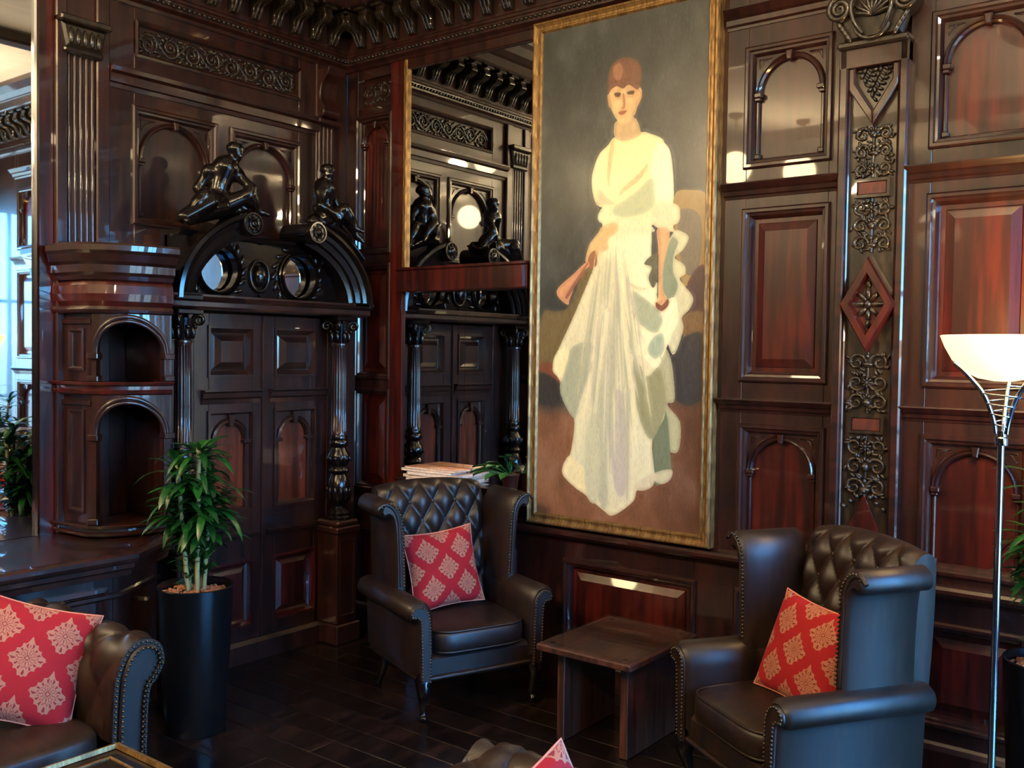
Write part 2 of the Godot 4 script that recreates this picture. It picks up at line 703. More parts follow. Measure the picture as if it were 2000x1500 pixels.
func span_fill(im: Image, poly: PackedVector2Array, col: Color) -> void:
	var lo := 1e9
	var hi := -1e9
	for p in poly:
		lo = minf(lo, p.y)
		hi = maxf(hi, p.y)
	for y in range(maxi(0, int(lo)), mini(im.get_height() - 1, int(hi)) + 1):
		var xs := []
		var n := poly.size()
		for i in n:
			var a := poly[i]
			var b := poly[(i + 1) % n]
			if (a.y <= y + 0.5) != (b.y <= y + 0.5):
				xs.append(a.x + (y + 0.5 - a.y) * (b.x - a.x) / (b.y - a.y))
		xs.sort()
		for k in range(0, xs.size() - 1, 2):
			im.fill_rect(Rect2i(int(xs[k]), y, maxi(1, int(xs[k + 1]) - int(xs[k])), 1), col)

func portrait_paint() -> ImageTexture:
	var w := 800
	var h := 2100
	var im := Image.create(w, h, false, Image.FORMAT_RGB8)
	var r := RandomNumberGenerator.new()
	r.seed = 91
	# ground tones: smoky blue-green above, dark at the left, brown floor
	var nz := FastNoiseLite.new()
	nz.seed = 4
	nz.frequency = 0.006
	nz.fractal_octaves = 4
	for by in range(0, h, 6):
		var t := float(by) / h
		for bxx in range(0, w, 8):
			var u := float(bxx) / w
			var c := c8(48, 53, 52)
			var fl := smoothstep(0.755, 0.80, t + (0.03 if u > 0.6 else 0.0))
			c = c.lerp(c8(134, 90, 62).lerp(c8(96, 62, 44), smoothstep(0.5, 1.0, u)), fl)
			var v := nz.get_noise_2d(bxx, by * 0.6)
			c = c.lightened(v * 0.16) if v > 0 else c.darkened(-v * 0.25)
			im.fill_rect(Rect2i(bxx, by, 8, 6), c)
	im.resize(64, 168, Image.INTERPOLATE_LANCZOS)
	im.resize(w, h, Image.INTERPOLATE_CUBIC)
	for q in PAINT:
		var pl := PackedVector2Array()
		for i in range(3, q.size() - 1, 2):
			pl.append(Vector2(q[i] * w, q[i + 1] * h))
		var n := pl.size()
		var soft := PackedVector2Array()
		for i in n:
			for k in 5:
				soft.append(pl[i].cubic_interpolate(pl[(i + 1) % n], pl[(i + n - 1) % n], pl[(i + 2) % n], k / 5.0))
		span_fill(im, soft, c8(q[0], q[1], q[2]))
	# folds of the gown: long tapering strokes that keep to the pale cloth
	for k in 90:
		var u0 := r.randf_range(0.36, 0.58)
		var v0 := r.randf_range(0.42, 0.66)
		var u1 := 0.46 + (u0 - 0.46) * 2.1 + r.randf_range(-0.02, 0.02)
		var v1 := minf(v0 + r.randf_range(0.10, 0.32), 0.96)
		var fold: Color = [c8(186, 188, 156), c8(246, 240, 198), c8(206, 200, 172), c8(232, 226, 184), c8(170, 176, 148)][k % 5]
		var wd := r.randf_range(3.0, 12.0)
		for j in 90:
			var q2 := j / 89.0
			var x := lerpf(u0, u1, q2) * w
			var y := lerpf(v0, v1, q2) * h
			var c := im.get_pixel(clampi(int(x), 0, w - 1), clampi(int(y), 0, h - 1))
			if c.get_luminance() > 0.55:
				var ww := wd * sin(PI * q2) + 1.0
				im.fill_rect(Rect2i(int(x - ww * 0.5), int(y), int(ww) + 1, int((v1 - v0) * h / 89.0) + 2), c.lerp(fold, 0.3))
	# wet-in-wet: tones run into each other inside the gown and inside the ground, outlines stay
	im.resize(300, 788, Image.INTERPOLATE_LANCZOS)
	im.resize(400, 1050, Image.INTERPOLATE_CUBIC)
	var bl := im.duplicate() as Image
	bl.resize(40, 105, Image.INTERPOLATE_LANCZOS)
	bl.resize(400, 1050, Image.INTERPOLATE_CUBIC)
	for y in 1050:
		for x in 400:
			var c := im.get_pixel(x, y)
			var d := bl.get_pixel(x, y)
			var lc := c.get_luminance()
			var ld := d.get_luminance()
			if lc > 0.55 and ld > 0.5:
				im.set_pixel(x, y, c.lerp(d, 0.62))
			elif lc < 0.44 and ld < 0.40:
				im.set_pixel(x, y, c.lerp(d, 0.6))
	im.resize(w, h, Image.INTERPOLATE_CUBIC)
	# brush strokes: each takes the colour it lies on, a little lighter or darker, and stops at an edge
	for k in 20000:
		var x := r.randi_range(0, w - 12)
		var y := r.randi_range(0, h - 40)
		var c := im.get_pixel(x, y)
		var ln2 := r.randi_range(6, 26)
		var sl := r.randf_range(-0.5, 0.5)
		var e := im.get_pixel(clampi(x + int(ln2 * sl), 0, w - 1), mini(y + ln2, h - 1))
		var e2 := im.get_pixel(mini(x + 5, w - 1), y)
		if absf(c.get_luminance() - e.get_luminance()) + absf(c.get_luminance() - e2.get_luminance()) > 0.04:
			continue
		c = c.lightened(r.randf() * 0.045) if r.randf() < 0.5 else c.darkened(r.randf() * 0.06)
		for j in range(0, ln2, 4):
			im.fill_rect(Rect2i(x + int(j * sl), y + j, 4, 5), c)
	im.resize(400, 1050, Image.INTERPOLATE_LANCZOS)
	im.generate_mipmaps()
	return ImageTexture.create_from_image(im)

const PAINT := [
	[112,96,58,0.018,0.583,0.107,0.577,0.2,0.566,0.302,0.491,0.4,0.517,0.396,0.692,0.009,0.695],
	[120,70,45,0.011,0.686,0.082,0.684,0.154,0.722,0.123,0.724,0.012,0.706],
	[46,44,44,0.012,0.707,0.132,0.724,0.171,0.753,0.015,0.772],
	[150,125,75,0.831,0.358,0.93,0.355,1.001,0.366,1.004,0.421,0.842,0.416],
	[150,125,75,0.848,0.382,1.002,0.383,1.003,0.496,0.958,0.522,0.887,0.531,0.835,0.46],
	[112,104,86,0.86,0.391,0.974,0.406,0.974,0.492,0.91,0.513,0.858,0.461],
	[75,50,50,0.911,0.528,0.998,0.496,0.997,0.586,0.902,0.591],
	[118,90,58,0.89,0.591,0.997,0.583,0.997,0.624,0.905,0.64],
	[46,46,50,0.814,0.647,1,0.624,0.996,0.744,0.855,0.747,0.798,0.65],
	[206,206,168,0.826,0.431,0.875,0.431,0.912,0.443,0.883,0.465,0.836,0.479,0.891,0.494,0.897,0.511,0.868,0.521,0.942,0.554,0.926,0.577,0.885,0.593,0.892,0.616,0.852,0.659,0.815,0.651,0.747,0.563,0.762,0.479],
	[130,145,120,0.809,0.445,0.852,0.45,0.829,0.477,0.83,0.506,0.857,0.535,0.804,0.564,0.764,0.521],
	[176,176,140,0.765,0.65,0.825,0.672,0.852,0.747,0.811,0.759,0.884,0.791,0.884,0.839,0.849,0.851,0.775,0.833,0.731,0.762],
	[110,122,96,0.745,0.775,0.805,0.774,0.837,0.867,0.842,0.894,0.793,0.912,0.739,0.908,0.735,0.825],
	[200,196,160,0.752,0.892,0.841,0.883,0.839,0.901,0.793,0.913,0.746,0.908],
	[226,222,182,0.433,0.391,0.669,0.398,0.705,0.479,0.728,0.542,0.77,0.622,0.795,0.647,0.74,0.692,0.799,0.775,0.729,0.83,0.746,0.904,0.713,0.925,0.645,0.93,0.62,0.954,0.502,0.986,0.437,0.978,0.325,0.952,0.18,0.919,0.178,0.892,0.223,0.867,0.242,0.795,0.156,0.753,0.143,0.719,0.095,0.688,0.236,0.582,0.357,0.486,0.408,0.43],
	[170,176,148,0.219,0.652,0.368,0.651,0.277,0.765,0.242,0.797,0.163,0.758,0.15,0.719],
	[248,238,188,0.095,0.688,0.132,0.657,0.205,0.656,0.161,0.717,0.135,0.717],
	[188,190,160,0.418,0.651,0.49,0.651,0.456,0.814,0.465,0.965,0.406,0.953,0.4,0.838],
	[196,188,172,0.454,0.767,0.552,0.747,0.576,0.926,0.506,0.928],
	[182,182,150,0.567,0.65,0.589,0.65,0.591,0.811,0.591,0.937,0.577,0.935],
	[150,150,112,0.61,0.668,0.688,0.706,0.761,0.69,0.804,0.748,0.779,0.793,0.728,0.827,0.68,0.813,0.629,0.759],
	[240,228,176,0.179,0.895,0.223,0.874,0.314,0.9,0.318,0.948,0.181,0.919],
	[205,206,168,0.322,0.817,0.398,0.791,0.406,0.953,0.325,0.945],
	[214,204,168,0.631,0.919,0.686,0.904,0.745,0.892,0.746,0.906,0.707,0.926,0.645,0.93],
	[250,246,202,0.447,0.394,0.662,0.393,0.703,0.436,0.687,0.491,0.669,0.508,0.714,0.533,0.739,0.525,0.747,0.563,0.84,0.555,0.86,0.597,0.825,0.628,0.784,0.664,0.74,0.691,0.672,0.67,0.602,0.65,0.563,0.583,0.507,0.505,0.465,0.479,0.41,0.46],
	[172,182,150,0.581,0.542,0.626,0.545,0.762,0.584,0.756,0.616,0.707,0.62,0.609,0.594,0.595,0.566],
	[168,186,158,0.72,0.632,0.776,0.624,0.784,0.656,0.735,0.672,0.69,0.656],
	[200,192,150,0.559,0.519,0.625,0.532,0.69,0.536,0.626,0.538,0.573,0.526],
	[90,92,70,0.661,0.488,0.699,0.474,0.736,0.473,0.733,0.521,0.714,0.535,0.689,0.516,0.706,0.495],
	[236,232,186,0.411,0.367,0.687,0.312,0.721,0.322,0.719,0.413,0.405,0.405],
	[236,232,186,0.425,0.365,0.699,0.373,0.682,0.407,0.708,0.428,0.449,0.431,0.408,0.421],
	[184,196,154,0.47,0.374,0.687,0.325,0.717,0.368,0.663,0.389,0.522,0.394],
	[250,240,178,0.47,0.235,0.528,0.245,0.626,0.233,0.682,0.238,0.766,0.26,0.687,0.312,0.632,0.339,0.477,0.369,0.366,0.365,0.33,0.314,0.368,0.268,0.427,0.249],
	[222,186,130,0.441,0.255,0.467,0.242,0.445,0.312,0.442,0.335,0.427,0.311],
	[222,188,134,0.603,0.317,0.678,0.293,0.631,0.323,0.533,0.345,0.505,0.354,0.519,0.338],
	[226,192,150,0.372,0.333,0.44,0.356,0.484,0.367,0.373,0.365,0.358,0.354],
	[255,250,210,0.687,0.312,0.711,0.267,0.766,0.26,0.808,0.291,0.819,0.378,0.725,0.372,0.707,0.321],
	[228,220,178,0.725,0.372,0.819,0.375,0.86,0.395,0.842,0.416,0.719,0.407],
	[228,220,178,0.711,0.374,0.836,0.378,0.861,0.399,0.825,0.419,0.832,0.431,0.733,0.42,0.707,0.407],
	[214,166,118,0.733,0.422,0.805,0.429,0.78,0.48,0.77,0.509,0.777,0.542,0.804,0.559,0.773,0.576,0.736,0.571,0.746,0.546,0.744,0.5,0.741,0.458],
	[120,70,50,0.735,0.563,0.767,0.569,0.803,0.557,0.804,0.57,0.768,0.58,0.736,0.573],
	[226,186,128,0.407,0.408,0.487,0.404,0.495,0.421,0.436,0.437,0.443,0.454,0.383,0.466,0.357,0.488,0.301,0.48,0.32,0.445,0.374,0.422],
	[150,96,62,0.322,0.467,0.362,0.457,0.37,0.486,0.316,0.489],
	[206,148,108,0.308,0.478,0.323,0.487,0.267,0.504,0.207,0.548,0.186,0.564,0.112,0.536,0.225,0.501],
	[150,92,72,0.301,0.485,0.178,0.543,0.199,0.546,0.308,0.487],
	[196,168,124,0.475,0.205,0.582,0.201,0.626,0.231,0.613,0.24,0.528,0.245,0.47,0.235],
	[222,188,136,0.435,0.142,0.508,0.134,0.6,0.144,0.608,0.172,0.582,0.201,0.541,0.21,0.505,0.21,0.468,0.195,0.43,0.165],
	[196,152,104,0.421,0.15,0.44,0.153,0.448,0.175,0.43,0.172],
	[206,166,118,0.579,0.145,0.622,0.148,0.626,0.166,0.595,0.188,0.576,0.205,0.561,0.2],
	[86,56,36,0.465,0.148,0.501,0.15,0.494,0.157,0.469,0.155],
	[86,56,36,0.536,0.15,0.58,0.15,0.577,0.157,0.545,0.155],
	[168,122,86,0.512,0.153,0.526,0.155,0.531,0.18,0.507,0.18,0.517,0.174],
	[150,84,62,0.485,0.187,0.539,0.186,0.528,0.192,0.504,0.193],
	[112,72,52,0.429,0.146,0.42,0.129,0.433,0.099,0.483,0.084,0.541,0.083,0.604,0.096,0.623,0.118,0.618,0.141,0.6,0.149,0.55,0.137,0.515,0.142,0.472,0.135,0.442,0.14],
	[150,104,76,0.454,0.098,0.49,0.091,0.513,0.104,0.499,0.124,0.464,0.12],
]

# ---------------------------------------------------------------- room shell
func shell() -> void:
	var fl := struct("floor", "dark stained floorboards")
	var s := S()
	bb(s, Vector3(-0.3, -0.25, -0.3), Vector3(6.7, -0.024, 7.8), 0.0)
	done(s, "subfloor", M.wood, fl)
	var lens := [1.55, 1.9, 2.2]
	var bm := []
	for l in lens:
		var b := S()
		bx(b, Vector3.ZERO, Vector3(l - 0.002, 0.022, 0.147), 0.002)
		bm.append(mesh(b))
	for i in 50:
		var x := -rng.randf() * 1.2
		var k := i
		while x < 6.4:
			var q := k % 3
			put(bm[q], "plank", M.plank[rng.randi() % 3], fl, Transform3D(Basis(), Vector3(x + lens[q] * 0.5, -0.011, i * 0.15 + 0.075)))
			x += lens[q]
			k += 1 + rng.randi() % 2
	var ce := struct("ceiling", "cream plaster ceiling between dark timber beams")
	s = S()
	bb(s, Vector3(-0.3, 4.0, -0.3), Vector3(6.7, 4.2, 7.8), 0.0)
	done(s, "plaster", M.plaster, ce)
	for k in 2:
		s = S()
		bb(s, Vector3(0.0, 3.90, 2.45 + k * 2.5), Vector3(6.4, 4.0, 2.6 + k * 2.5), 0.015)
		done(s, "beam", M.wood, ce)
		s = S()
		bb(s, Vector3(2.45 + k * 2.5, 3.91, 0.0), Vector3(2.6 + k * 2.5, 4.0, 7.5), 0.015)
		done(s, "beam", M.wood, ce)
	# the two walls behind and beside the camera
	var wb := struct("wall_back", "wall behind the seating", Vector3(0, 0, 7.5), PI)
	s = S()
	bb(s, Vector3(-6.7, 0, -0.3), Vector3(0.3, 4, 0), 0.0)
	done(s, "wall_body", M.wood, wb)
	s = S()
	bb(s, Vector3(-6.4, 0, 0), Vector3(0, 1.0, 0.03), 0.004)
	done(s, "wainscot", M.wood, wb)
	s = S()
	mould(s, -6.4, 0, [[0, 0.98], [0.05, 1.0], [0.05, 1.03], [0.03, 1.06], [0, 1.07]])
	done(s, "dado_rail", M.wood, wb)
	var ws := struct("wall_side", "window wall beside the camera", Vector3(6.4, 0, 0), -PI / 2)
	windows_in(ws, 0.0, 7.5, [[0.3, 1.5], [1.8, 3.0]], 0.12, 3.3, M.wood, 2)

# a wall from x0 to x1 in its own frame with window openings, each window a structure of its own
func windows_in(w: Node3D, x0: float, x1: float, spans: Array, ylo: float, yhi: float, mat: Material, first: int) -> void:
	var s := S()
	var x := x0
	for sp in spans:
		bb(s, Vector3(x, 0, -0.3), Vector3(sp[0], 4, 0), 0.0)
		bb(s, Vector3(sp[0], 0, -0.3), Vector3(sp[1], ylo, 0), 0.0)
		bb(s, Vector3(sp[0], yhi, -0.3), Vector3(sp[1], 4, 0), 0.0)
		x = sp[1]
	bb(s, Vector3(x, 0, -0.3), Vector3(x1, 4, 0), 0.0)
	done(s, "wall_body", mat, w)
	var n := first
	for sp in spans:
		var o := struct("window_%d" % n, "tall sash window", w.transform * Vector3(sp[0], ylo, -0.15), w.rotation.y)
		n += 1
		var wd: float = sp[1] - sp[0]
		var h := yhi - ylo
		var f := S()
		frame(f, 0, 0, wd, h, [[0, 0], [0, 0.06], [0.06, 0.06], [0.075, 0.045], [0.075, -0.02], [0, -0.02]])
		done(f, "window_frame", M.wood, o)
		f = S()
		bb(f, Vector3(wd / 2 - 0.02, 0.05, -0.01), Vector3(wd / 2 + 0.02, h - 0.05, 0.04))
		done(f, "glazing_bar", M.wood, o)
		for k in 2:
			f = S()
			bb(f, Vector3(0.05, h * (k + 1) / 3.0 - 0.02, -0.01), Vector3(wd - 0.05, h * (k + 1) / 3.0 + 0.02, 0.045))
			done(f, "glazing_bar", M.wood, o)
		f = S()
		bb(f, Vector3(0.06, 0.06, 0.0), Vector3(wd - 0.06, h - 0.06, 0.006), 0.0)
		done(f, "pane", M.pane, o)

# ---------------------------------------------------------------- panelling
const ZB := -0.03

func board(p: Node, called: String, x0: float, y0: float, x1: float, y1: float, z1 := 0.0, mat: Material = null, z0 := -0.04) -> MeshInstance3D:
	var s := S()
	bb(s, Vector3(x0, y0, z0), Vector3(x1, y1, z1), 0.002)
	return done(s, called, mat if mat else M.wood, p)

const BOLECTION := [[-0.014, 0.0], [-0.014, 0.010], [-0.006, 0.018], [0.006, 0.018], [0.012, 0.008], [0.022, 0.006], [0.028, -0.006], [0.036, ZB + 0.002]]

func panel_raised(p: Node, x0: float, y0: float, x1: float, y1: float, field: Material, rim: Material = null) -> void:
	var s := S()
	frame(s, x0, y0, x1, y1, [[0.0, ZB], [0.055, ZB], [0.058, ZB + 0.006], [0.095, ZB + 0.022]], true)
	var o := done(s, "panel", field, p)
	s = S()
	frame(s, x0, y0, x1, y1, BOLECTION)
	done(s, "moulding", rim if rim else M.wood, o)

func arch_ring(s: SurfaceTool, cx: float, cy: float, prof: Array, a0: float, a1: float, n := 20) -> void:
	var loops := []
	for q in prof:
		loops.append(PackedVector3Array(arc(cx, cy, q[0], a0, a1, n, q[1])))
	skin(s, loops, false, 2)

func panel_arch(p: Node, x0: float, y0: float, x1: float, y1: float, field: Material, rim: Material = null) -> void:
	var wd: Material = rim if rim else M.wood
	var s := S()
	frame(s, x0, y0, x1, y1, [[0.0, ZB - 0.006], [0.02, ZB - 0.004]], true)
	var o := done(s, "panel", field, p)
	s = S()
	frame(s, x0, y0, x1, y1, BOLECTION)
	done(s, "moulding", wd, o)
	var xa := x0 + 0.03
	var xb := x1 - 0.03
	var yb := y1 - 0.03
	var cx := (xa + xb) / 2
	var hw := (xb - xa) / 2
	var rr := hw - 0.024
	var ys := yb - rr - 0.03
	for sg in [-1.0, 1.0]:
		s = S()
		var pl := PackedVector2Array([Vector2(cx + sg * hw, ys), Vector2(cx + sg * hw, yb), Vector2(cx, yb)])
		for q in arc(cx, ys, rr + 0.012, 90, 0, 14):
			pl.append(Vector2(cx + sg * (q.x - cx), q.y))
		prism(s, pl, ZB - 0.01, ZB + 0.012, 0.0015)
		# sunk triangle, outlined by a fillet
		var a := Vector2(cx + sg * (hw - 0.018), yb - 0.018)
		var b := Vector2(cx + sg * (hw - 0.018), yb - rr * 0.40)
		var c := Vector2(cx + sg * (hw - 0.018 - rr * 0.42), yb - 0.018)
		var ln := [Vector3(a.x, a.y, ZB + 0.013), Vector3(b.x, b.y, ZB + 0.013), Vector3((b.x + c.x) / 2 + sg * 0.012, (b.y + c.y) / 2 + 0.012, ZB + 0.013), Vector3(c.x, c.y, ZB + 0.013)]
		tube(s, ln, 0.004, 5, true)
		done(s, "spandrel", wd, o)
		s = S()
		bb(s, Vector3(cx + sg * (rr - 0.012), ys - 0.022, ZB), Vector3(cx + sg * hw, ys, ZB + 0.034), 0.004)
		bb(s, Vector3(cx + sg * (rr - 0.004), ys - 0.036, ZB), Vector3(cx + sg * hw, ys - 0.022, ZB + 0.026), 0.003)
		done(s, "impost", M.wood, o)
		s = S()
		bb(s, Vector3(cx + sg * (rr + 0.004), y0 + 0.05, ZB - 0.005), Vector3(cx + sg * (hw - 0.004), ys - 0.036, ZB + 0.014), 0.005)
		bb(s, Vector3(cx + sg * (rr - 0.006), y0 + 0.03, ZB - 0.005), Vector3(cx + sg * hw, y0 + 0.055, ZB + 0.022), 0.005)
		done(s, "jamb", wd, o)
	s = S()
	arch_ring(s, cx, ys, [[rr - 0.004, ZB - 0.01], [rr - 0.004, ZB + 0.014], [rr + 0.004, ZB + 0.024], [rr + 0.012, ZB + 0.018], [rr + 0.018, ZB + 0.026], [rr + 0.026, ZB + 0.012]], 0, 180)
	done(s, "arch", wd, o)
	s = S()
	prism(s, PackedVector2Array([Vector2(cx - 0.010, ys + rr - 0.012), Vector2(cx + 0.010, ys + rr - 0.012), Vector2(cx + 0.016, yb), Vector2(cx - 0.016, yb)]), ZB, ZB + 0.04, 0.004)
	done(s, "keystone", M.wood, o)

const RAIL := [[-0.03, -0.034], [0.006, -0.034], [0.008, -0.024], [0.020, -0.018], [0.024, 0.0], [0.036, 0.006], [0.050, 0.022], [0.056, 0.030], [0.052, 0.036], [-0.03, 0.036]]

func rail_mould(p: Node, called: String, x0: float, x1: float, y: float, k := 1.0, mat: Material = null) -> void:
	var s := S()
	var pr := []
	for q in RAIL:
		pr.append([q[0] * k, y + q[1] * k])
	mould(s, x0, x1, pr)
	done(s, called, mat if mat else M.wood, p)

func wall_right_build() -> void:
	var w := struct("wall_right", "dark mahogany panelled wall behind the portrait")
	var s := S()
	bb(s, Vector3(-0.3, 0, -0.34), Vector3(5.0, 4, -0.035), 0.0)
	bb(s, Vector3(5.0, 0, -0.34), Vector3(5.7, 0.75, -0.035), 0.0)
	bb(s, Vector3(5.0, 3.35, -0.34), Vector3(5.7, 4, -0.035), 0.0)
	bb(s, Vector3(5.7, 0, -0.34), Vector3(6.7, 4, -0.035), 0.0)
	done(s, "wall_body", M.wood, w)
	var wn := struct("window_1", "tall sash window past the second planter", Vector3(5.0, 0.75, -0.2))
	var f := S()
	frame(f, 0, 0, 0.7, 2.6, [[0, 0], [0, 0.06], [0.06, 0.06], [0.075, 0.045], [0.075, -0.02], [0, -0.02]])
	done(f, "window_frame", M.wood, wn)
	for k in 2:
		f = S()
		bb(f, Vector3(0.05, 2.6 * (k + 1) / 3.0 - 0.02, -0.01), Vector3(0.65, 2.6 * (k + 1) / 3.0 + 0.02, 0.045))
		done(f, "glazing_bar", M.wood, wn)
	f = S()
	bb(f, Vector3(0.06, 0.06, 0.0), Vector3(0.64, 2.54, 0.006), 0.0)
	done(f, "pane", M.pane, wn)
	# narrow bay beside the corner
	board(w, "stile", 0.0, 0.8, 0.10, 3.6)
	board(w, "stile", 0.40, 0.8, 0.515, 3.6, 0.012, M.red)
	for y in [[3.20, 3.26], [3.44, 3.6], [2.28, 2.36], [1.50, 1.58], [0.8, 0.88]]:
		board(w, "rail", 0.10, y[0], 0.40, y[1])
	s = S()
	frame(s, 0.10, 3.26, 0.40, 3.44, [[0, ZB], [0.02, ZB + 0.004]], true)
	var fz := done(s, "frieze_panel", M.wood, w)
	s = S()
	scrollwork(s, 0.25, 0.13, 2, 5)
	done(s, "carving", M.carved, fz, Transform3D(Basis(), Vector3(0.125, 3.285, ZB)))
	panel_arch(w, 0.10, 2.36, 0.40, 3.20, M.red)
	panel_raised(w, 0.10, 1.58, 0.40, 2.28, M.red)
	panel_raised(w, 0.10, 0.88, 0.40, 1.50, M.red)
	# mirror bay: lintel across, jambs, apron below the shelf
	s = S()
	mould(s, 0.515, 1.50, [[-0.04, 2.10], [0.055, 2.10], [0.060, 2.106], [0.060, 2.225], [0.072, 2.232], [0.072, 2.246], [-0.04, 2.246]])
	done(s, "lintel", M.red, w)
	board(w, "top_rail", 0.515, 3.50, 1.50, 3.6)
	board(w, "apron", 0.515, 0.80, 1.50, 0.965, 0.0, M.wood)
	board(w, "backing_board", 1.46, 0.8, 2.62, 3.6, -0.004)
	# panelled bays right of the portrait
	for b in [[2.62, 2.725, 3.115, 3.175], [3.45, 3.545, 3.945, 4.0], [4.0, 4.06, 4.40, 4.46]]:
		board(w, "stile", b[0], 0.8, b[1], 3.6)
		board(w, "stile", b[2], 0.8, b[3], 3.6)
		for y in [[3.165, 3.6], [2.42, 2.63], [1.42, 1.64], [0.8, 0.86]]:
			board(w, "rail", b[1], y[0], b[2], y[1])
		panel_arch(w, b[1], 2.63, b[2], 3.165, M.red if b[0] > 3 else M.wood)
		panel_raised(w, b[1], 1.64, b[2], 2.42, M.red)
		panel_arch(w, b[1], 0.86, b[2], 1.42, M.red)
		rail_mould(w, "rail_moulding", b[0], b[3], 2.515)
		rail_mould(w, "rail_moulding", b[0], b[3], 1.515, 0.9)
		rail_mould(w, "rail_moulding", b[0], b[3], 3.31, 1.2)
	board(w, "stile", 4.46, 0.0, 5.0, 3.6)
	board(w, "stile", 5.7, 0.0, 6.4, 3.6)
	# dado
	s = S()
	mould(s, 0.0, 5.0, [[-0.03, 0.745], [0.012, 0.745], [0.02, 0.76], [0.045, 0.768], [0.06, 0.785], [0.06, 0.80], [0.05, 0.812], [-0.03, 0.812]])
	done(s, "dado_rail", M.wood, w)
	var xs := [0.0, 0.10, 0.45, 0.60, 1.40, 1.74, 2.50, 2.725, 3.115, 3.545, 3.945, 5.0]
	for k in range(0, xs.size(), 2):
		board(w, "stile", xs[k], 0.0, xs[k + 1], 0.745, 0.0, M.wood)
	for k in range(1, xs.size() - 1, 2):
		board(w, "rail", xs[k], 0.64, xs[k + 1], 0.745, 0.0, M.wood)
		board(w, "rail", xs[k], 0.0, xs[k + 1], 0.22, 0.0, M.wood)
		panel_raised(w, xs[k], 0.22, xs[k + 1], 0.64, M.red)
	s = S()
	mould(s, 0.0, 5.0, [[-0.03, 0.0], [0.03, 0.0], [0.03, 0.12], [0.02, 0.14], [0.008, 0.15], [-0.03, 0.15]])
	done(s, "skirting_board", M.wood, w)
	pilaster_carved(w)

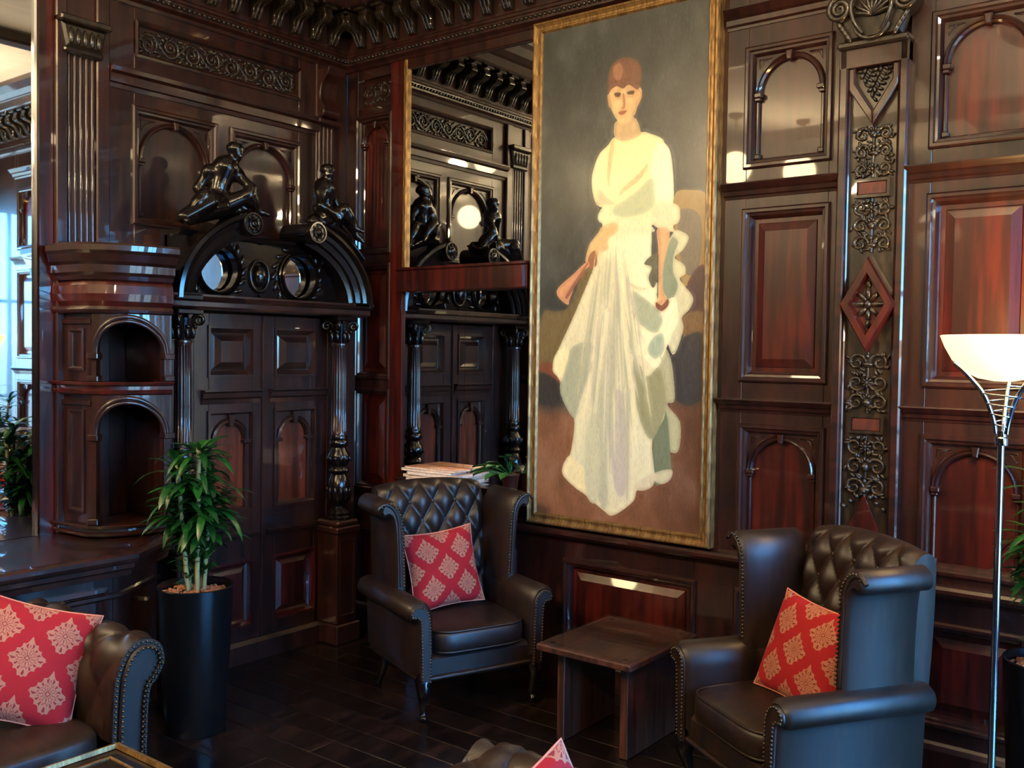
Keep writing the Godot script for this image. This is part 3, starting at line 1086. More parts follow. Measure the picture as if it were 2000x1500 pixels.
# carved pilaster strip with chevron, lozenge and scrolled capital
func pilaster_carved(w: Node3D) -> void:
	var p := Node3D.new()
	p.name = "carved_pilaster"
	w.add_child(p)
	p.position = Vector3(3.312, 0, 0)
	board(p, "ground", -0.11, 0.82, 0.11, 3.07, 0.012, M.carved)
	for sg in [-1.0, 1.0]:
		var s0 := S()
		mould(s0, 0.82, 3.07, [[-0.02, 0.098], [0.030, 0.098], [0.034, 0.103], [0.046, 0.108], [0.050, 0.114], [0.050, 0.138], [0.044, 0.146], [-0.02, 0.146]])
		done(s0, "side_stile", M.wood, p, Transform3D(Basis(Vector3(0, 1, 0), Vector3(sg, 0, 0), Vector3(0, 0, 1)), Vector3.ZERO))
	board(p, "head_rail", -0.146, 2.99, 0.146, 3.07, 0.05)
	var s := S()
	for sg in [-1.0, 1.0]:
		prism(s, PackedVector2Array([Vector2(sg * 0.105, 2.99), Vector2(sg * 0.105, 2.90), Vector2(0, 2.74), Vector2(0, 2.80), Vector2(sg * 0.078, 2.925), Vector2(sg * 0.078, 2.99)]), 0.0, 0.046, 0.006)
	done(s, "chevron", M.wood, p)
	s = S()
	for k in 7:
		for e in 7 - k:
			leafblob(s, Vector3((e - (6 - k) * 0.5) * 0.022, 2.978 - k * 0.021, 0.016), (e * 1.3 + k) * 0.9, 0.015, 0.008, 0.012 + 0.004 * ((e + k) % 2))
	done(s, "carving", M.carved, p)
	for a in [[2.20, 2.43, 3, 1], [2.52, 2.74, 3, 0], [1.51, 1.77, 3, 2], [1.14, 1.41, 3, 1]]:
		s = S()
		candelabra(s, 0.19, a[1] - a[0], a[2] - 0, a[3] + 4)
		done(s, "carving", M.carved, p, Transform3D(Basis(), Vector3(0, a[0], 0.012)))
	for y in [2.475, 1.46]:
		s = S()
		frame(s, -0.075, y - 0.04, 0.075, y + 0.04, [[0, 0.0], [0, 0.03], [0.012, 0.03], [0.014, 0.02]])
		done(s, "tablet_frame", M.carved, p)
		s = S()
		bb(s, Vector3(-0.062, y - 0.028, 0.0), Vector3(0.062, y + 0.028, 0.024), 0.004)
		done(s, "tablet", M.tablet, p)
	# lozenge
	s = S()
	var d := [Vector2(0, 0.205), Vector2(0.118, 0), Vector2(0, -0.205), Vector2(-0.118, 0)]
	var loops := []
	for q in [[1.0, 0.0], [1.0, 0.052], [0.93, 0.066], [0.66, 0.066], [0.62, 0.056], [0.58, 0.03]]:
		var l := PackedVector3Array()
		for v in d:
			l.append(Vector3(v.x * q[0], 1.977 + v.y * q[0], q[1]))
		loops.append(l)
	skin(s, loops, true, 0)
	quad(s, loops[-1][0], loops[-1][1], loops[-1][2], loops[-1][3])
	done(s, "lozenge", M.red, p)
	s = S()
	for k in 8:
		leafblob(s, Vector3(cos(k * TAU / 8) * 0.035, 1.977 + sin(k * TAU / 8) * 0.045, 0.036), k * TAU / 8, 0.03, 0.012, 0.012)
	for k in 4:
		leafblob(s, Vector3(cos(k * PI / 2) * 0.06, 1.977 + sin(k * PI / 2) * 0.085, 0.034), k * PI / 2, 0.02, 0.012, 0.010)
	ell(s, Vector3(0, 1.977, 0.042), Vector3(0.018, 0.018, 0.016), 10, 6)
	done(s, "rosette", M.carved, p)
	# pointed foot
	s = S()
	prism(s, PackedVector2Array([Vector2(-0.10, 0.86), Vector2(0.10, 0.86), Vector2(0.10, 0.93), Vector2(0, 1.16), Vector2(-0.10, 0.93)]), 0.0, 0.028, 0.001)
	done(s, "pointed_foot", M.red, p)
	s = S()
	for k in 7:
		ell(s, Vector3(-0.085 + k * 0.028, 1.10 + 0.07 * (1.0 - absf(k - 3) / 3.0), 0.03), Vector3.ONE * 0.011, 8, 5)
	done(s, "beading", M.carved, p)
	# capital
	var c := p
	s = S()
	bb(s, Vector3(-0.15, 3.07, 0), Vector3(0.15, 3.10, 0.075), 0.008)
	bb(s, Vector3(-0.165, 3.30, 0), Vector3(0.165, 3.34, 0.10), 0.01)
	prism(s, PackedVector2Array([Vector2(-0.12, 3.10), Vector2(0.12, 3.10), Vector2(0.16, 3.30), Vector2(-0.16, 3.30)]), 0.0, 0.07, 0.012)
	done(s, "capital_bell", M.carved, c)
	for sg in [-1.0, 1.0]:
		s = S()
		var sp := []
		var rr := []
		for k in 30:
			var q := k / 29.0
			var a: float = PI * 0.5 - sg * q * TAU * 2.1
			var rad := lerpf(0.052, 0.008, q)
			sp.append(Vector3(sg * 0.135 + cos(a) * rad, 3.235 + sin(a) * rad, 0.095))
			rr.append(lerpf(0.012, 0.008, q))
		tube(s, sp, rr, 8)
		prism(s, PackedVector2Array(spline2([[sg * 0.135 + 0.055, 3.235], [sg * 0.135, 3.29], [sg * 0.135 - 0.055, 3.235], [sg * 0.135, 3.18], [sg * 0.135 + 0.055, 3.235]], 8).slice(0, 32)), 0.0, 0.09, 0.004)
		done(s, "capital_volute", M.carved, c)
		s = S()
		tube(s, spline([Vector3(sg * 0.04, 3.12, 0.085), Vector3(sg * 0.07, 3.17, 0.10), Vector3(sg * 0.085, 3.24, 0.10), Vector3(sg * 0.06, 3.30, 0.09)], 6), 0.010, 7)
		for k in 4:
			leafblob(s, Vector3(sg * (0.10 + k * 0.012), 3.115 + k * 0.018, 0.08), sg * 1.1, 0.03, 0.012, 0.014)
		done(s, "acanthus_leaf", M.carved, c)
	s = S()
	for k in 9:
		var a := PI * (0.5 + (k - 4) * 0.105)
		ell(s, Vector3(cos(a) * 0.045, 3.19 + sin(a) * 0.05, 0.082), Vector3(0.05, 0.0085, 0.014), 8, 5, Basis(Vector3.BACK, a))
	tube(s, arc(0, 3.17, 0.075, 200, 340, 14, 0.085), 0.009, 7)
	done(s, "capital_shell", M.carved, c)

# ---------------------------------------------------------------- left wall (own frame: x runs towards the corner, z out of the wall)
func wall_left_build() -> void:
	var w := struct("wall_left", "dark mahogany panelled wall with fluted pilaster", Vector3.ZERO, PI / 2)
	var s := S()
	bb(s, Vector3(-7.8, 0, -0.34), Vector3(0.0, 4, -0.035), 0.0)
	done(s, "wall_body", M.wood, w)
	board(w, "panelling", -7.5, 0, -3.60, 3.6)
	board(w, "top_rail", -3.60, 3.50, -1.97, 3.6)
	board(w, "stile", -1.97, 0.8, -1.895, 3.6, 0.0, M.red)
	# fluted pilaster with capital
	var p := Node3D.new()
	p.name = "fluted_pilaster"
	w.add_child(p)
	s = S()
	bb(s, Vector3(-1.895, 0.83, -0.03), Vector3(-1.84, 3.5, 0.03), 0.006)
	bb(s, Vector3(-1.69, 0.83, -0.03), Vector3(-1.62, 3.5, 0.03), 0.006)
	bb(s, Vector3(-1.84, 0.83, -0.03), Vector3(-1.69, 3.5, 0.012), 0.002)
	done(s, "shaft_ground", M.wood, p)
	for k in 5:
		s = S()
		tube(s, [Vector3(-1.825 + k * 0.030, 2.20, 0.012), Vector3(-1.825 + k * 0.030, 3.17, 0.012)], 0.010, 10)
		done(s, "reed", M.wood, p)
	s = S()
	bb(s, Vector3(-1.865, 3.17, 0), Vector3(-1.665, 3.20, 0.05), 0.008)
	prism(s, PackedVector2Array([Vector2(-1.855, 3.20), Vector2(-1.675, 3.20), Vector2(-1.65, 3.31), Vector2(-1.88, 3.31)]), 0.0, 0.055, 0.012)
	bb(s, Vector3(-1.895, 3.31, 0), Vector3(-1.635, 3.345, 0.08), 0.008)
	for k in 5:
		leafblob(s, Vector3(-1.835 + k * 0.035, 3.25, 0.055), PI / 2, 0.045, 0.014, 0.016)
	done(s, "capital", M.carved, p)
	board(w, "stile", -1.62, 2.2, -1.472, 3.6)
	board(w, "stile", -0.39, 2.2, -0.27, 3.6)
	board(w, "muntin", -0.983, 2.36, -0.874, 2.99)
	for y in [[2.2, 2.40], [2.985, 3.265], [3.425, 3.6]]:
		board(w, "rail", -1.472, y[0], -0.39, y[1])
	panel_arch(w, -1.472, 2.40, -0.983, 2.985, M.wood)
	panel_arch(w, -0.874, 2.40, -0.39, 2.985, M.wood)
	# carved frieze
	s = S()
	frame(s, -1.455, 3.265, -0.395, 3.425, [[-0.016, 0.0], [-0.016, 0.012], [-0.004, 0.016], [0.006, 0.008], [0.010, ZB]], false)
	var fz := done(s, "frieze_moulding", M.wood, w)
	s = S()
	bb(s, Vector3(-1.472, 3.26, -0.04), Vector3(-0.39, 3.43, ZB), 0.0)
	done(s, "frieze_ground", M.wood, w)
	s = S()
	scrollwork(s, 1.03, 0.135, 8, 2, 0.013)
	done(s, "carving", M.carved, fz, Transform3D(Basis(), Vector3(-1.44, 3.278, ZB)))
	s = S()
	mould(s, -1.62, -0.25, [[-0.03, 3.065], [0.012, 3.065], [0.016, 3.085], [0.030, 3.090], [0.034, 3.13], [0.052, 3.142], [0.058, 3.162], [0.058, 3.172], [-0.03, 3.178]])
	done(s, "rail_moulding", M.wood, w)
	# end pilaster by the corner, with console above
	p = Node3D.new()
	p.name = "end_pilaster"
	w.add_child(p)
	s = S()
	bb(s, Vector3(-0.27, 0.0, -0.03), Vector3(-0.12, 3.6, 0.02), 0.005)
	done(s, "shaft_ground", M.wood, p)
	for k in 4:
		s = S()
		tube(s, [Vector3(-0.243 + k * 0.032, 2.2, 0.02), Vector3(-0.243 + k * 0.032, 3.12, 0.02)], 0.010, 8)
		done(s, "reed", M.wood, p)
	s = S()
	bb(s, Vector3(-0.285, 3.135, 0), Vector3(-0.105, 3.165, 0.07), 0.006)
	done(s, "abacus", M.wood, p)
	s = S()
	var co := spline2([[0.0, 3.17], [0.055, 3.18], [0.07, 3.215], [0.05, 3.25], [0.035, 3.30], [0.05, 3.38], [0.10, 3.43], [0.12, 3.47]], 6)
	co.append(Vector2(0, 3.47))
	prism(s, co, -0.07, 0.07, 0.006, Transform3D(Basis(Vector3(0, 0, 1), Vector3.UP, Vector3(-1, 0, 0)), Vector3(-0.195, 0, 0.01)))
	done(s, "console", M.wood, p)
	board(w, "corner_stile", -0.12, 0.0, 0.0, 3.6, 0.0, M.wood)
	board(w, "lower_panelling", -1.62, 0.0, -0.27, 2.2, -0.01, M.wood)
	board(w, "lower_panelling", -3.6, 0.0, -1.895, 0.83, -0.01, M.wood)

# ---------------------------------------------------------------- cornice on both walls
func cornices() -> void:
	var ms := S()
	# modillion: scrolled bracket, z out of the wall
	var pr := spline2([[0.02, 3.63], [0.05, 3.625], [0.075, 3.645], [0.075, 3.68], [0.10, 3.70], [0.16, 3.715], [0.185, 3.745], [0.175, 3.775]], 5)
	pr.append(Vector2(0.175, 3.79))
	pr.append(Vector2(0.02, 3.79))
	prism(ms, pr, -0.032, 0.032, 0.005, Transform3D(Basis(Vector3(0, 0, 1), Vector3.UP, Vector3(-1, 0, 0)), Vector3.ZERO))
	for k in 2:
		tube(ms, spline([Vector3(-0.013 + k * 0.026, 3.63, 0.062), Vector3(-0.013 + k * 0.026, 3.66, 0.082), Vector3(-0.013 + k * 0.026, 3.70, 0.108), Vector3(-0.013 + k * 0.026, 3.735, 0.188)], 5), 0.008, 6)
	bb(ms, Vector3(-0.042, 3.785, 0.0), Vector3(0.042, 3.80, 0.21), 0.003)
	var mm := mesh(ms)
	var bs := S()
	ell(bs, Vector3.ZERO, Vector3(0.013, 0.011, 0.012), 6, 4)
	for side in 2:
		var t := struct("trim_%d" % (side + 1), ["modillion cornice above the portrait wall", "modillion cornice above the left wall"][side], Vector3.ZERO, 0.0 if side == 0 else PI / 2)
		var a := 0.0 if side == 0 else -7.5
		var b := 6.4 if side == 0 else 0.0
		var s := S()
		mould(s, a, b, [[-0.03, 3.50], [0.02, 3.50], [0.028, 3.515], [0.05, 3.53], [0.055, 3.57], [0.04, 3.585], [0.04, 3.60], [0.03, 3.61], [0.03, 3.80], [-0.03, 3.80]])
		done(s, "bed_mould", M.wood, t)
		s = S()
		mould(s, a, b, [[-0.03, 3.80], [0.24, 3.80], [0.25, 3.81], [0.25, 3.87], [0.27, 3.88], [0.31, 3.91], [0.345, 3.96], [0.345, 4.0], [-0.03, 4.0]])
		done(s, "corona", M.wood, t)
		var sg := 1.0 if side == 0 else -1.0
		for k in (42 if side == 0 else 48):
			var x := 0.17 + k * 0.145
			put(mm, "modillion", M.carved, t, Transform3D(Basis(), Vector3(sg * x, 0, 0)))
		var beads := S()
		for k in 200:
			beads.append_from(mesh_once(bs), 0, Transform3D(Basis(), Vector3(sg * (0.07 + k * 0.031), 3.55, 0.057)))
		var o := put(beads.commit(), "beading", M.carved, t)
		o.set_meta("kind", "stuff")

var once := {}
func mesh_once(s: SurfaceTool) -> ArrayMesh:
	if not once.has(s):
		once[s] = mesh(s)
	return once[s]

# ---------------------------------------------------------------- doorcase with broken arched pediment (wall frame: x to the corner, z out)
func doorcase() -> void:
	var d := struct("door_1", "pair of dark panelled doors inside the carved doorcase", Vector3.ZERO, PI / 2)
	for sd in 2:
		var xa: float = [-1.25, -0.803][sd]
		var xb: float = [-0.807, -0.33][sd]
		var leaf := Node3D.new()
		leaf.name = "door_leaf"
		d.add_child(leaf, true)
		var pa: float = [-1.155, -0.715][sd]
		var pb: float = [-0.872, -0.425][sd]
		var s := S()
		bb(s, Vector3(xa, 0.02, 0.14), Vector3(xb, 1.935, 0.168), 0.0)
		bb(s, Vector3(xa, 0.02, 0.16), Vector3(pa, 1.935, 0.2), 0.003)
		bb(s, Vector3(pb, 0.02, 0.16), Vector3(xb, 1.935, 0.2), 0.003)
		for y in [[1.86, 1.935], [1.40, 1.60], [0.56, 0.85], [0.02, 0.20]]:
			bb(s, Vector3(pa, y[0], 0.16), Vector3(pb, y[1], 0.2), 0.002)
		done(s, "leaf_frame", M.wood, leaf)
		s = S()
		frame(s, pa, 1.60, pb, 1.86, [[-0.012, 0.2], [-0.010, 0.212], [0.004, 0.212], [0.014, 0.196], [0.028, 0.172], [0.030, 0.172], [0.042, 0.178], [0.072, 0.208]], true)
		done(s, "raised_panel", M.wood, leaf)
		panel_arch_flat(leaf, pa, 0.85, pb, 1.40, Transform3D(Basis(), Vector3(0, 0, 0.2)))
		s = S()
		frame(s, pa, 0.20, pb, 0.56, [[-0.010, 0.2], [-0.010, 0.212], [0.004, 0.212], [0.016, 0.18], [0.03, 0.172], [0.06, 0.190]], true)
		done(s, "lower_panel", M.red, leaf)
		s = S()
		mould(s, xa + 0.045, xb - 0.02, [[0.19, 1.445], [0.205, 1.445], [0.21, 1.47], [0.222, 1.48], [0.226, 1.505], [0.24, 1.515], [0.24, 1.523], [0.19, 1.523]])
		done(s, "cornice_rail", M.wood, leaf)
		s = S()
		mould(s, xa + 0.03, xb - 0.015, [[0.19, 0.69], [0.21, 0.69], [0.214, 0.705], [0.224, 0.712], [0.224, 0.722], [0.19, 0.722]])
		done(s, "lock_rail_moulding", M.wood, leaf)
	var s2 := S()
	bb(s2, Vector3(-0.812, 0.02, 0.195), Vector3(-0.798, 1.935, 0.214), 0.004)
	done(s2, "meeting_bead", M.wood, d)
	s2 = S()
	mould(s2, -1.30, -0.28, [[0.1, 0.0], [0.245, 0.0], [0.245, 0.10], [0.225, 0.12], [0.1, 0.12]])
	done(s2, "kick_board", M.wood, d)

	var t := thing("carved_doorcase", "dark carved doorcase with fluted columns and broken arched pediment", "doorcase", Vector3.ZERO, PI / 2)
	for e in [[-1.485, -1.25], [-0.33, -0.10]]:
		var s := S()
		bb(s, Vector3(e[0], 0.0, -0.008), Vector3(e[1], 1.945, 0.205), 0.004)
		done(s, "jamb", M.wood, t)
	for cxx in [-1.38, -0.317]:
		column(t, cxx, 0.30)
	# entablature
	var s := S()
	mould(s, -1.488, -0.12, [[-0.005, 1.945], [0.30, 1.945], [0.345, 1.952], [0.352, 1.962], [0.352, 1.985], [0.37, 1.995], [0.385, 2.012], [0.385, 2.022], [-0.005, 2.022]])
	done(s, "entablature", M.wood, t)
	# pierced tympanum with two round openings in front of a looking glass
	s = S()
	bb(s, Vector3(-1.42, 2.022, 0.0), Vector3(-0.17, 2.333, 0.166), 0.0)
	done(s, "tympanum_back", M.wood, t)
	s = S()
	quad(s, Vector3(-1.40, 2.024, 0.168), Vector3(-1.40, 2.33, 0.168), Vector3(-0.2, 2.33, 0.168), Vector3(-0.2, 2.024, 0.168))
	done(s, "looking_glass", M.mirror, t)
	s = S()
	for h in [[-1.118, 2.170, -1.40, -0.845], [-0.570, 2.165, -0.845, -0.19]]:
		var outer := PackedVector3Array()
		var back := PackedVector3Array()
		var inner := PackedVector3Array()
		var innerb := PackedVector3Array()
		var n := 48
		for j in n:
			var a := TAU * j / n
			var dx := cos(a)
			var dy := sin(a)
			var k := 1e9
			if absf(dx) > 1e-5:
				k = minf(k, (h[3] - h[0]) / dx if dx > 0 else (h[2] - h[0]) / dx)
			if absf(dy) > 1e-5:
				k = minf(k, (2.335 - h[1]) / dy if dy > 0 else (2.022 - h[1]) / dy)
			outer.append(Vector3(h[0] + dx * k, h[1] + dy * k, 0.215))
			inner.append(Vector3(h[0] + dx * 0.130, h[1] + dy * 0.130, 0.215))
			innerb.append(Vector3(h[0] + dx * 0.130, h[1] + dy * 0.130, 0.19))
			back.append(Vector3(h[0] + dx * k, h[1] + dy * k, 0.19))
		skin(s, [back, outer, inner, innerb, back], true, 0)
	var ty := done(s, "tympanum", M.ebony, t)
	for h in [[-1.118, 2.170], [-0.570, 2.165]]:
		s = S()
		arch_ring(s, h[0], h[1], [[0.118, 0.188], [0.118, 0.235], [0.124, 0.252], [0.132, 0.246], [0.136, 0.232], [0.142, 0.242], [0.148, 0.236], [0.150, 0.212]], 0, 360, 48)
		done(s, "ring_moulding", M.ebony, ty)
		s = S()
		for k in 18:
			var a := TAU * k / 18
			if h[1] + sin(a) * 0.165 > 2.04 and h[1] + sin(a) * 0.165 < 2.315:
				leafblob(s, Vector3(h[0] + cos(a) * 0.170, h[1] + sin(a) * 0.170, 0.218), a + 0.9, 0.036, 0.014, 0.014)
		tube(s, arc(h[0], h[1], 0.152, 0, 360, 40, 0.214).slice(0, 40), 0.007, 6, true)
		done(s, "carving", M.ebony, ty)
	s = S()
	ell(s, Vector3(-0.845, 2.152, 0.225), Vector3(0.042, 0.062, 0.034), 16, 10)
	tube(s, arc(-0.845, 2.152, 0.062, 0, 360, 24, 0.222, 0.085).slice(0, 24), 0.012, 8, true)
	done(s, "boss", M.ebony, ty)
	s = S()
	mould(s, -1.36, -0.24, [[0.05, 2.333], [0.225, 2.333], [0.24, 2.345], [0.25, 2.36], [0.05, 2.365]])
	done(s, "ledge", M.ebony, t)
	# the two halves of the broken arched pediment, each ending in a volute
	for sg in [-1.0, 1.0]:
		s = S()
		var loops := []
		var uc := -0.795
		for q in [[0.66, 0.500, 0.14], [0.66, 0.500, 0.35], [0.668, 0.508, 0.37], [0.665, 0.505, 0.39], [0.645, 0.485, 0.395], [0.630, 0.470, 0.37], [0.605, 0.445, 0.365], [0.600, 0.440, 0.35], [0.565, 0.405, 0.345], [0.56, 0.400, 0.325], [0.53, 0.370, 0.32], [0.53, 0.370, 0.14], [0.66, 0.500, 0.14]]:
			var l := PackedVector3Array()
			for i in 25:
				var a := deg_to_rad(lerpf(0, 69, i / 24.0))
				l.append(Vector3(uc + sg * cos(a) * q[0], 2.0 + sin(a) * q[1], q[2]))
			loops.append(l)
		skin(s, loops, false, 2)
		var pe := done(s, "pediment_half", M.ebony, t)
		s = S()
		var tr := Transform3D(Basis(Vector3.RIGHT, PI / 2), Vector3(uc + sg * 0.222, 2.412, 0.0))
		lathe(s, [[0.0, 0.13], [0.062, 0.13], [0.062, 0.34], [0.066, 0.35], [0.066, 0.39], [0.060, 0.40], [0.052, 0.40], [0.048, 0.392], [0.034, 0.392], [0.030, 0.402], [0.022, 0.404], [0.018, 0.396], [0.012, 0.406], [0.0, 0.41]], 28, tr)
		for k in 8:
			ell(s, Vector3(uc + sg * 0.222 + cos(k * TAU / 8) * 0.04, 2.412 + sin(k * TAU / 8) * 0.04, 0.396), Vector3(0.012, 0.006, 0.006), 8, 4, Basis(Vector3.BACK, k * TAU / 8))
		done(s, "volute", M.ebony, pe)
		s = S()
		bb(s, Vector3(uc + sg * 0.52, 1.99, 0.15), Vector3(uc + sg * 0.675, 2.03, 0.385), 0.006)
		done(s, "springer_block", M.ebony, pe)

func panel_arch_flat(p: Node3D, x0: float, y0: float, x1: float, y1: float, at: Transform3D) -> void:
	# shallow arched panel of a door: field and surround
	var cx := (x0 + x1) / 2
	var rr := (x1 - x0) / 2 - 0.045
	var ys := y1 - rr - 0.06
	var s := S()
	frame(s, x0, y0, x1, y1, [[0.0, -0.032], [0.02, -0.03]], true)
	done(s, "arched_field", M.field, p, at)
	s = S()
	frame(s, x0, y0, x1, y1, [[-0.01, 0.0], [-0.01, 0.012], [0.004, 0.012], [0.014, -0.01], [0.018, -0.03]])
	for sg in [-1.0, 1.0]:
		var pl := PackedVector2Array([Vector2(cx + sg * (rr + 0.035), ys), Vector2(cx + sg * (rr + 0.035), y1 - 0.01), Vector2(cx, y1 - 0.01)])
		for q in arc(cx, ys, rr + 0.01, 90, 0, 12):
			pl.append(Vector2(cx + sg * (q.x - cx), q.y))
		prism(s, pl, -0.034, -0.014, 0.0015)
		bb(s, Vector3(cx + sg * (rr - 0.01), ys - 0.022, -0.034), Vector3(cx + sg * (rr + 0.038), ys, 0.006), 0.004)
		bb(s, Vector3(cx + sg * (rr + 0.006), y0 + 0.01, -0.034), Vector3(cx + sg * (rr + 0.034), ys - 0.02, -0.008), 0.005)
	arch_ring(s, cx, ys, [[rr - 0.006, -0.034], [rr - 0.006, -0.012], [rr + 0.004, 0.0], [rr + 0.012, -0.006], [rr + 0.022, 0.002], [rr + 0.030, -0.02]], 0, 180)
	prism(s, PackedVector2Array([Vector2(cx - 0.012, ys + rr - 0.02), Vector2(cx + 0.012, ys + rr - 0.02), Vector2(cx + 0.02, y1 - 0.012), Vector2(cx - 0.02, y1 - 0.012)]), -0.034, 0.014, 0.004)
	done(s, "arched_surround", M.wood, p, at)

func column(t: Node3D, x: float, z: float) -> void:
	var c := Node3D.new()
	c.name = "column"
	t.add_child(c, true)
	c.position = Vector3(x, 0, z)
	var s := S()
	bb(s, Vector3(-0.095, 0.0, -0.1), Vector3(0.095, 0.12, 0.1), 0.008)
	bb(s, Vector3(-0.08, 0.12, -0.1), Vector3(0.08, 0.66, 0.08), 0.006)
	bb(s, Vector3(-0.095, 0.66, -0.1), Vector3(0.095, 0.70, 0.095), 0.008)
	bb(s, Vector3(-0.085, 0.70, -0.1), Vector3(0.085, 0.735, 0.088), 0.01)
	frame(s, -0.06, 0.16, 0.06, 0.62, [[0, 0.08], [0, 0.088], [0.012, 0.088], [0.016, 0.078]], true)
	done(s, "pedestal", M.wood, c)
	s = S()
	lathe(s, [[0.0, 0.735], [0.075, 0.735], [0.075, 0.75], [0.066, 0.76], [0.070, 0.775], [0.058, 0.79], [0.045, 0.80], [0.042, 0.815], [0.052, 0.83], [0.066, 0.86], [0.072, 0.90], [0.068, 0.945], [0.056, 0.985], [0.046, 1.005], [0.058, 1.015], [0.064, 1.03], [0.058, 1.045], [0.048, 1.055], [0.060, 1.075], [0.070, 1.10], [0.066, 1.125], [0.048, 1.15], [0.044, 1.165], [0.056, 1.18], [0.058, 1.195], [0.050, 1.21], [0.054, 1.225], [0.048, 1.24], [0.0, 1.24]], 28)
	for k in 12:
		var a := TAU * k / 12
		ell(s, Vector3(cos(a) * 0.066, 0.89, sin(a) * 0.066), Vector3(0.012, 0.045, 0.012), 7, 5)
		ell(s, Vector3(cos(a) * 0.066, 1.10, sin(a) * 0.066), Vector3(0.011, 0.018, 0.011), 7, 5)
	done(s, "turned_base", M.ebony, c)
	s = S()
	lathe(s, [[0.046, 1.24], [0.0465, 1.26], [0.0465, 1.262], [0.045, 1.40], [0.044, 1.60], [0.041, 1.755], [0.041, 1.757], [0.042, 1.77], [0.048, 1.775], [0.048, 1.785], [0.04, 1.79]], 96, Transform3D(), 16, 0.10, 1.262, 1.755)
	done(s, "fluted_shaft", M.wood, c)
	s = S()
	lathe(s, [[0.040, 1.785], [0.044, 1.80], [0.050, 1.84], [0.064, 1.89], [0.066, 1.90], [0.0, 1.90]], 20)
	bb(s, Vector3(-0.075, 1.918, -0.075), Vector3(0.075, 1.945, 0.075), 0.005)
	for k in 8:
		var a := TAU * k / 8 + 0.2
		ell(s, Vector3(cos(a) * 0.052, 1.825, sin(a) * 0.052), Vector3(0.016, 0.035, 0.012), 7, 5, Basis(Vector3.UP, -a))
		ell(s, Vector3(cos(a) * 0.064, 1.855, sin(a) * 0.064), Vector3(0.012, 0.012, 0.014), 7, 5)
	for k in 4:
		var a := PI / 4 + k * PI / 2
		var b := Basis(Vector3.UP, -a)
		var sp := []
		var rr := []
		for q in 16:
			var w := q / 15.0
			var an := PI * 0.9 - w * TAU * 1.25
			var rad := lerpf(0.030, 0.006, w)
			sp.append(b * Vector3(0.078 + cos(an) * rad, 1.888 + sin(an) * rad, 0))
			rr.append(lerpf(0.013, 0.009, w))
		tube(s, sp, rr, 7)
	done(s, "capital", M.ebony, c)

# ---------------------------------------------------------------- bowed display niche with two arched tiers
var BOW := []

func along(s: float) -> Array:
	# point and outward normal on the bowed front at arc length fraction s
	var n := BOW.size() - 1
	var f := clampf(s, 0, 1) * n
	var i := mini(int(f), n - 1)
	var p: Vector2 = BOW[i].lerp(BOW[i + 1], f - i)
	var d: Vector2 = (BOW[mini(i + 1, n)] - BOW[maxi(i - 0, 0)]).normalized()
	return [p, Vector2(-d.y, d.x)]

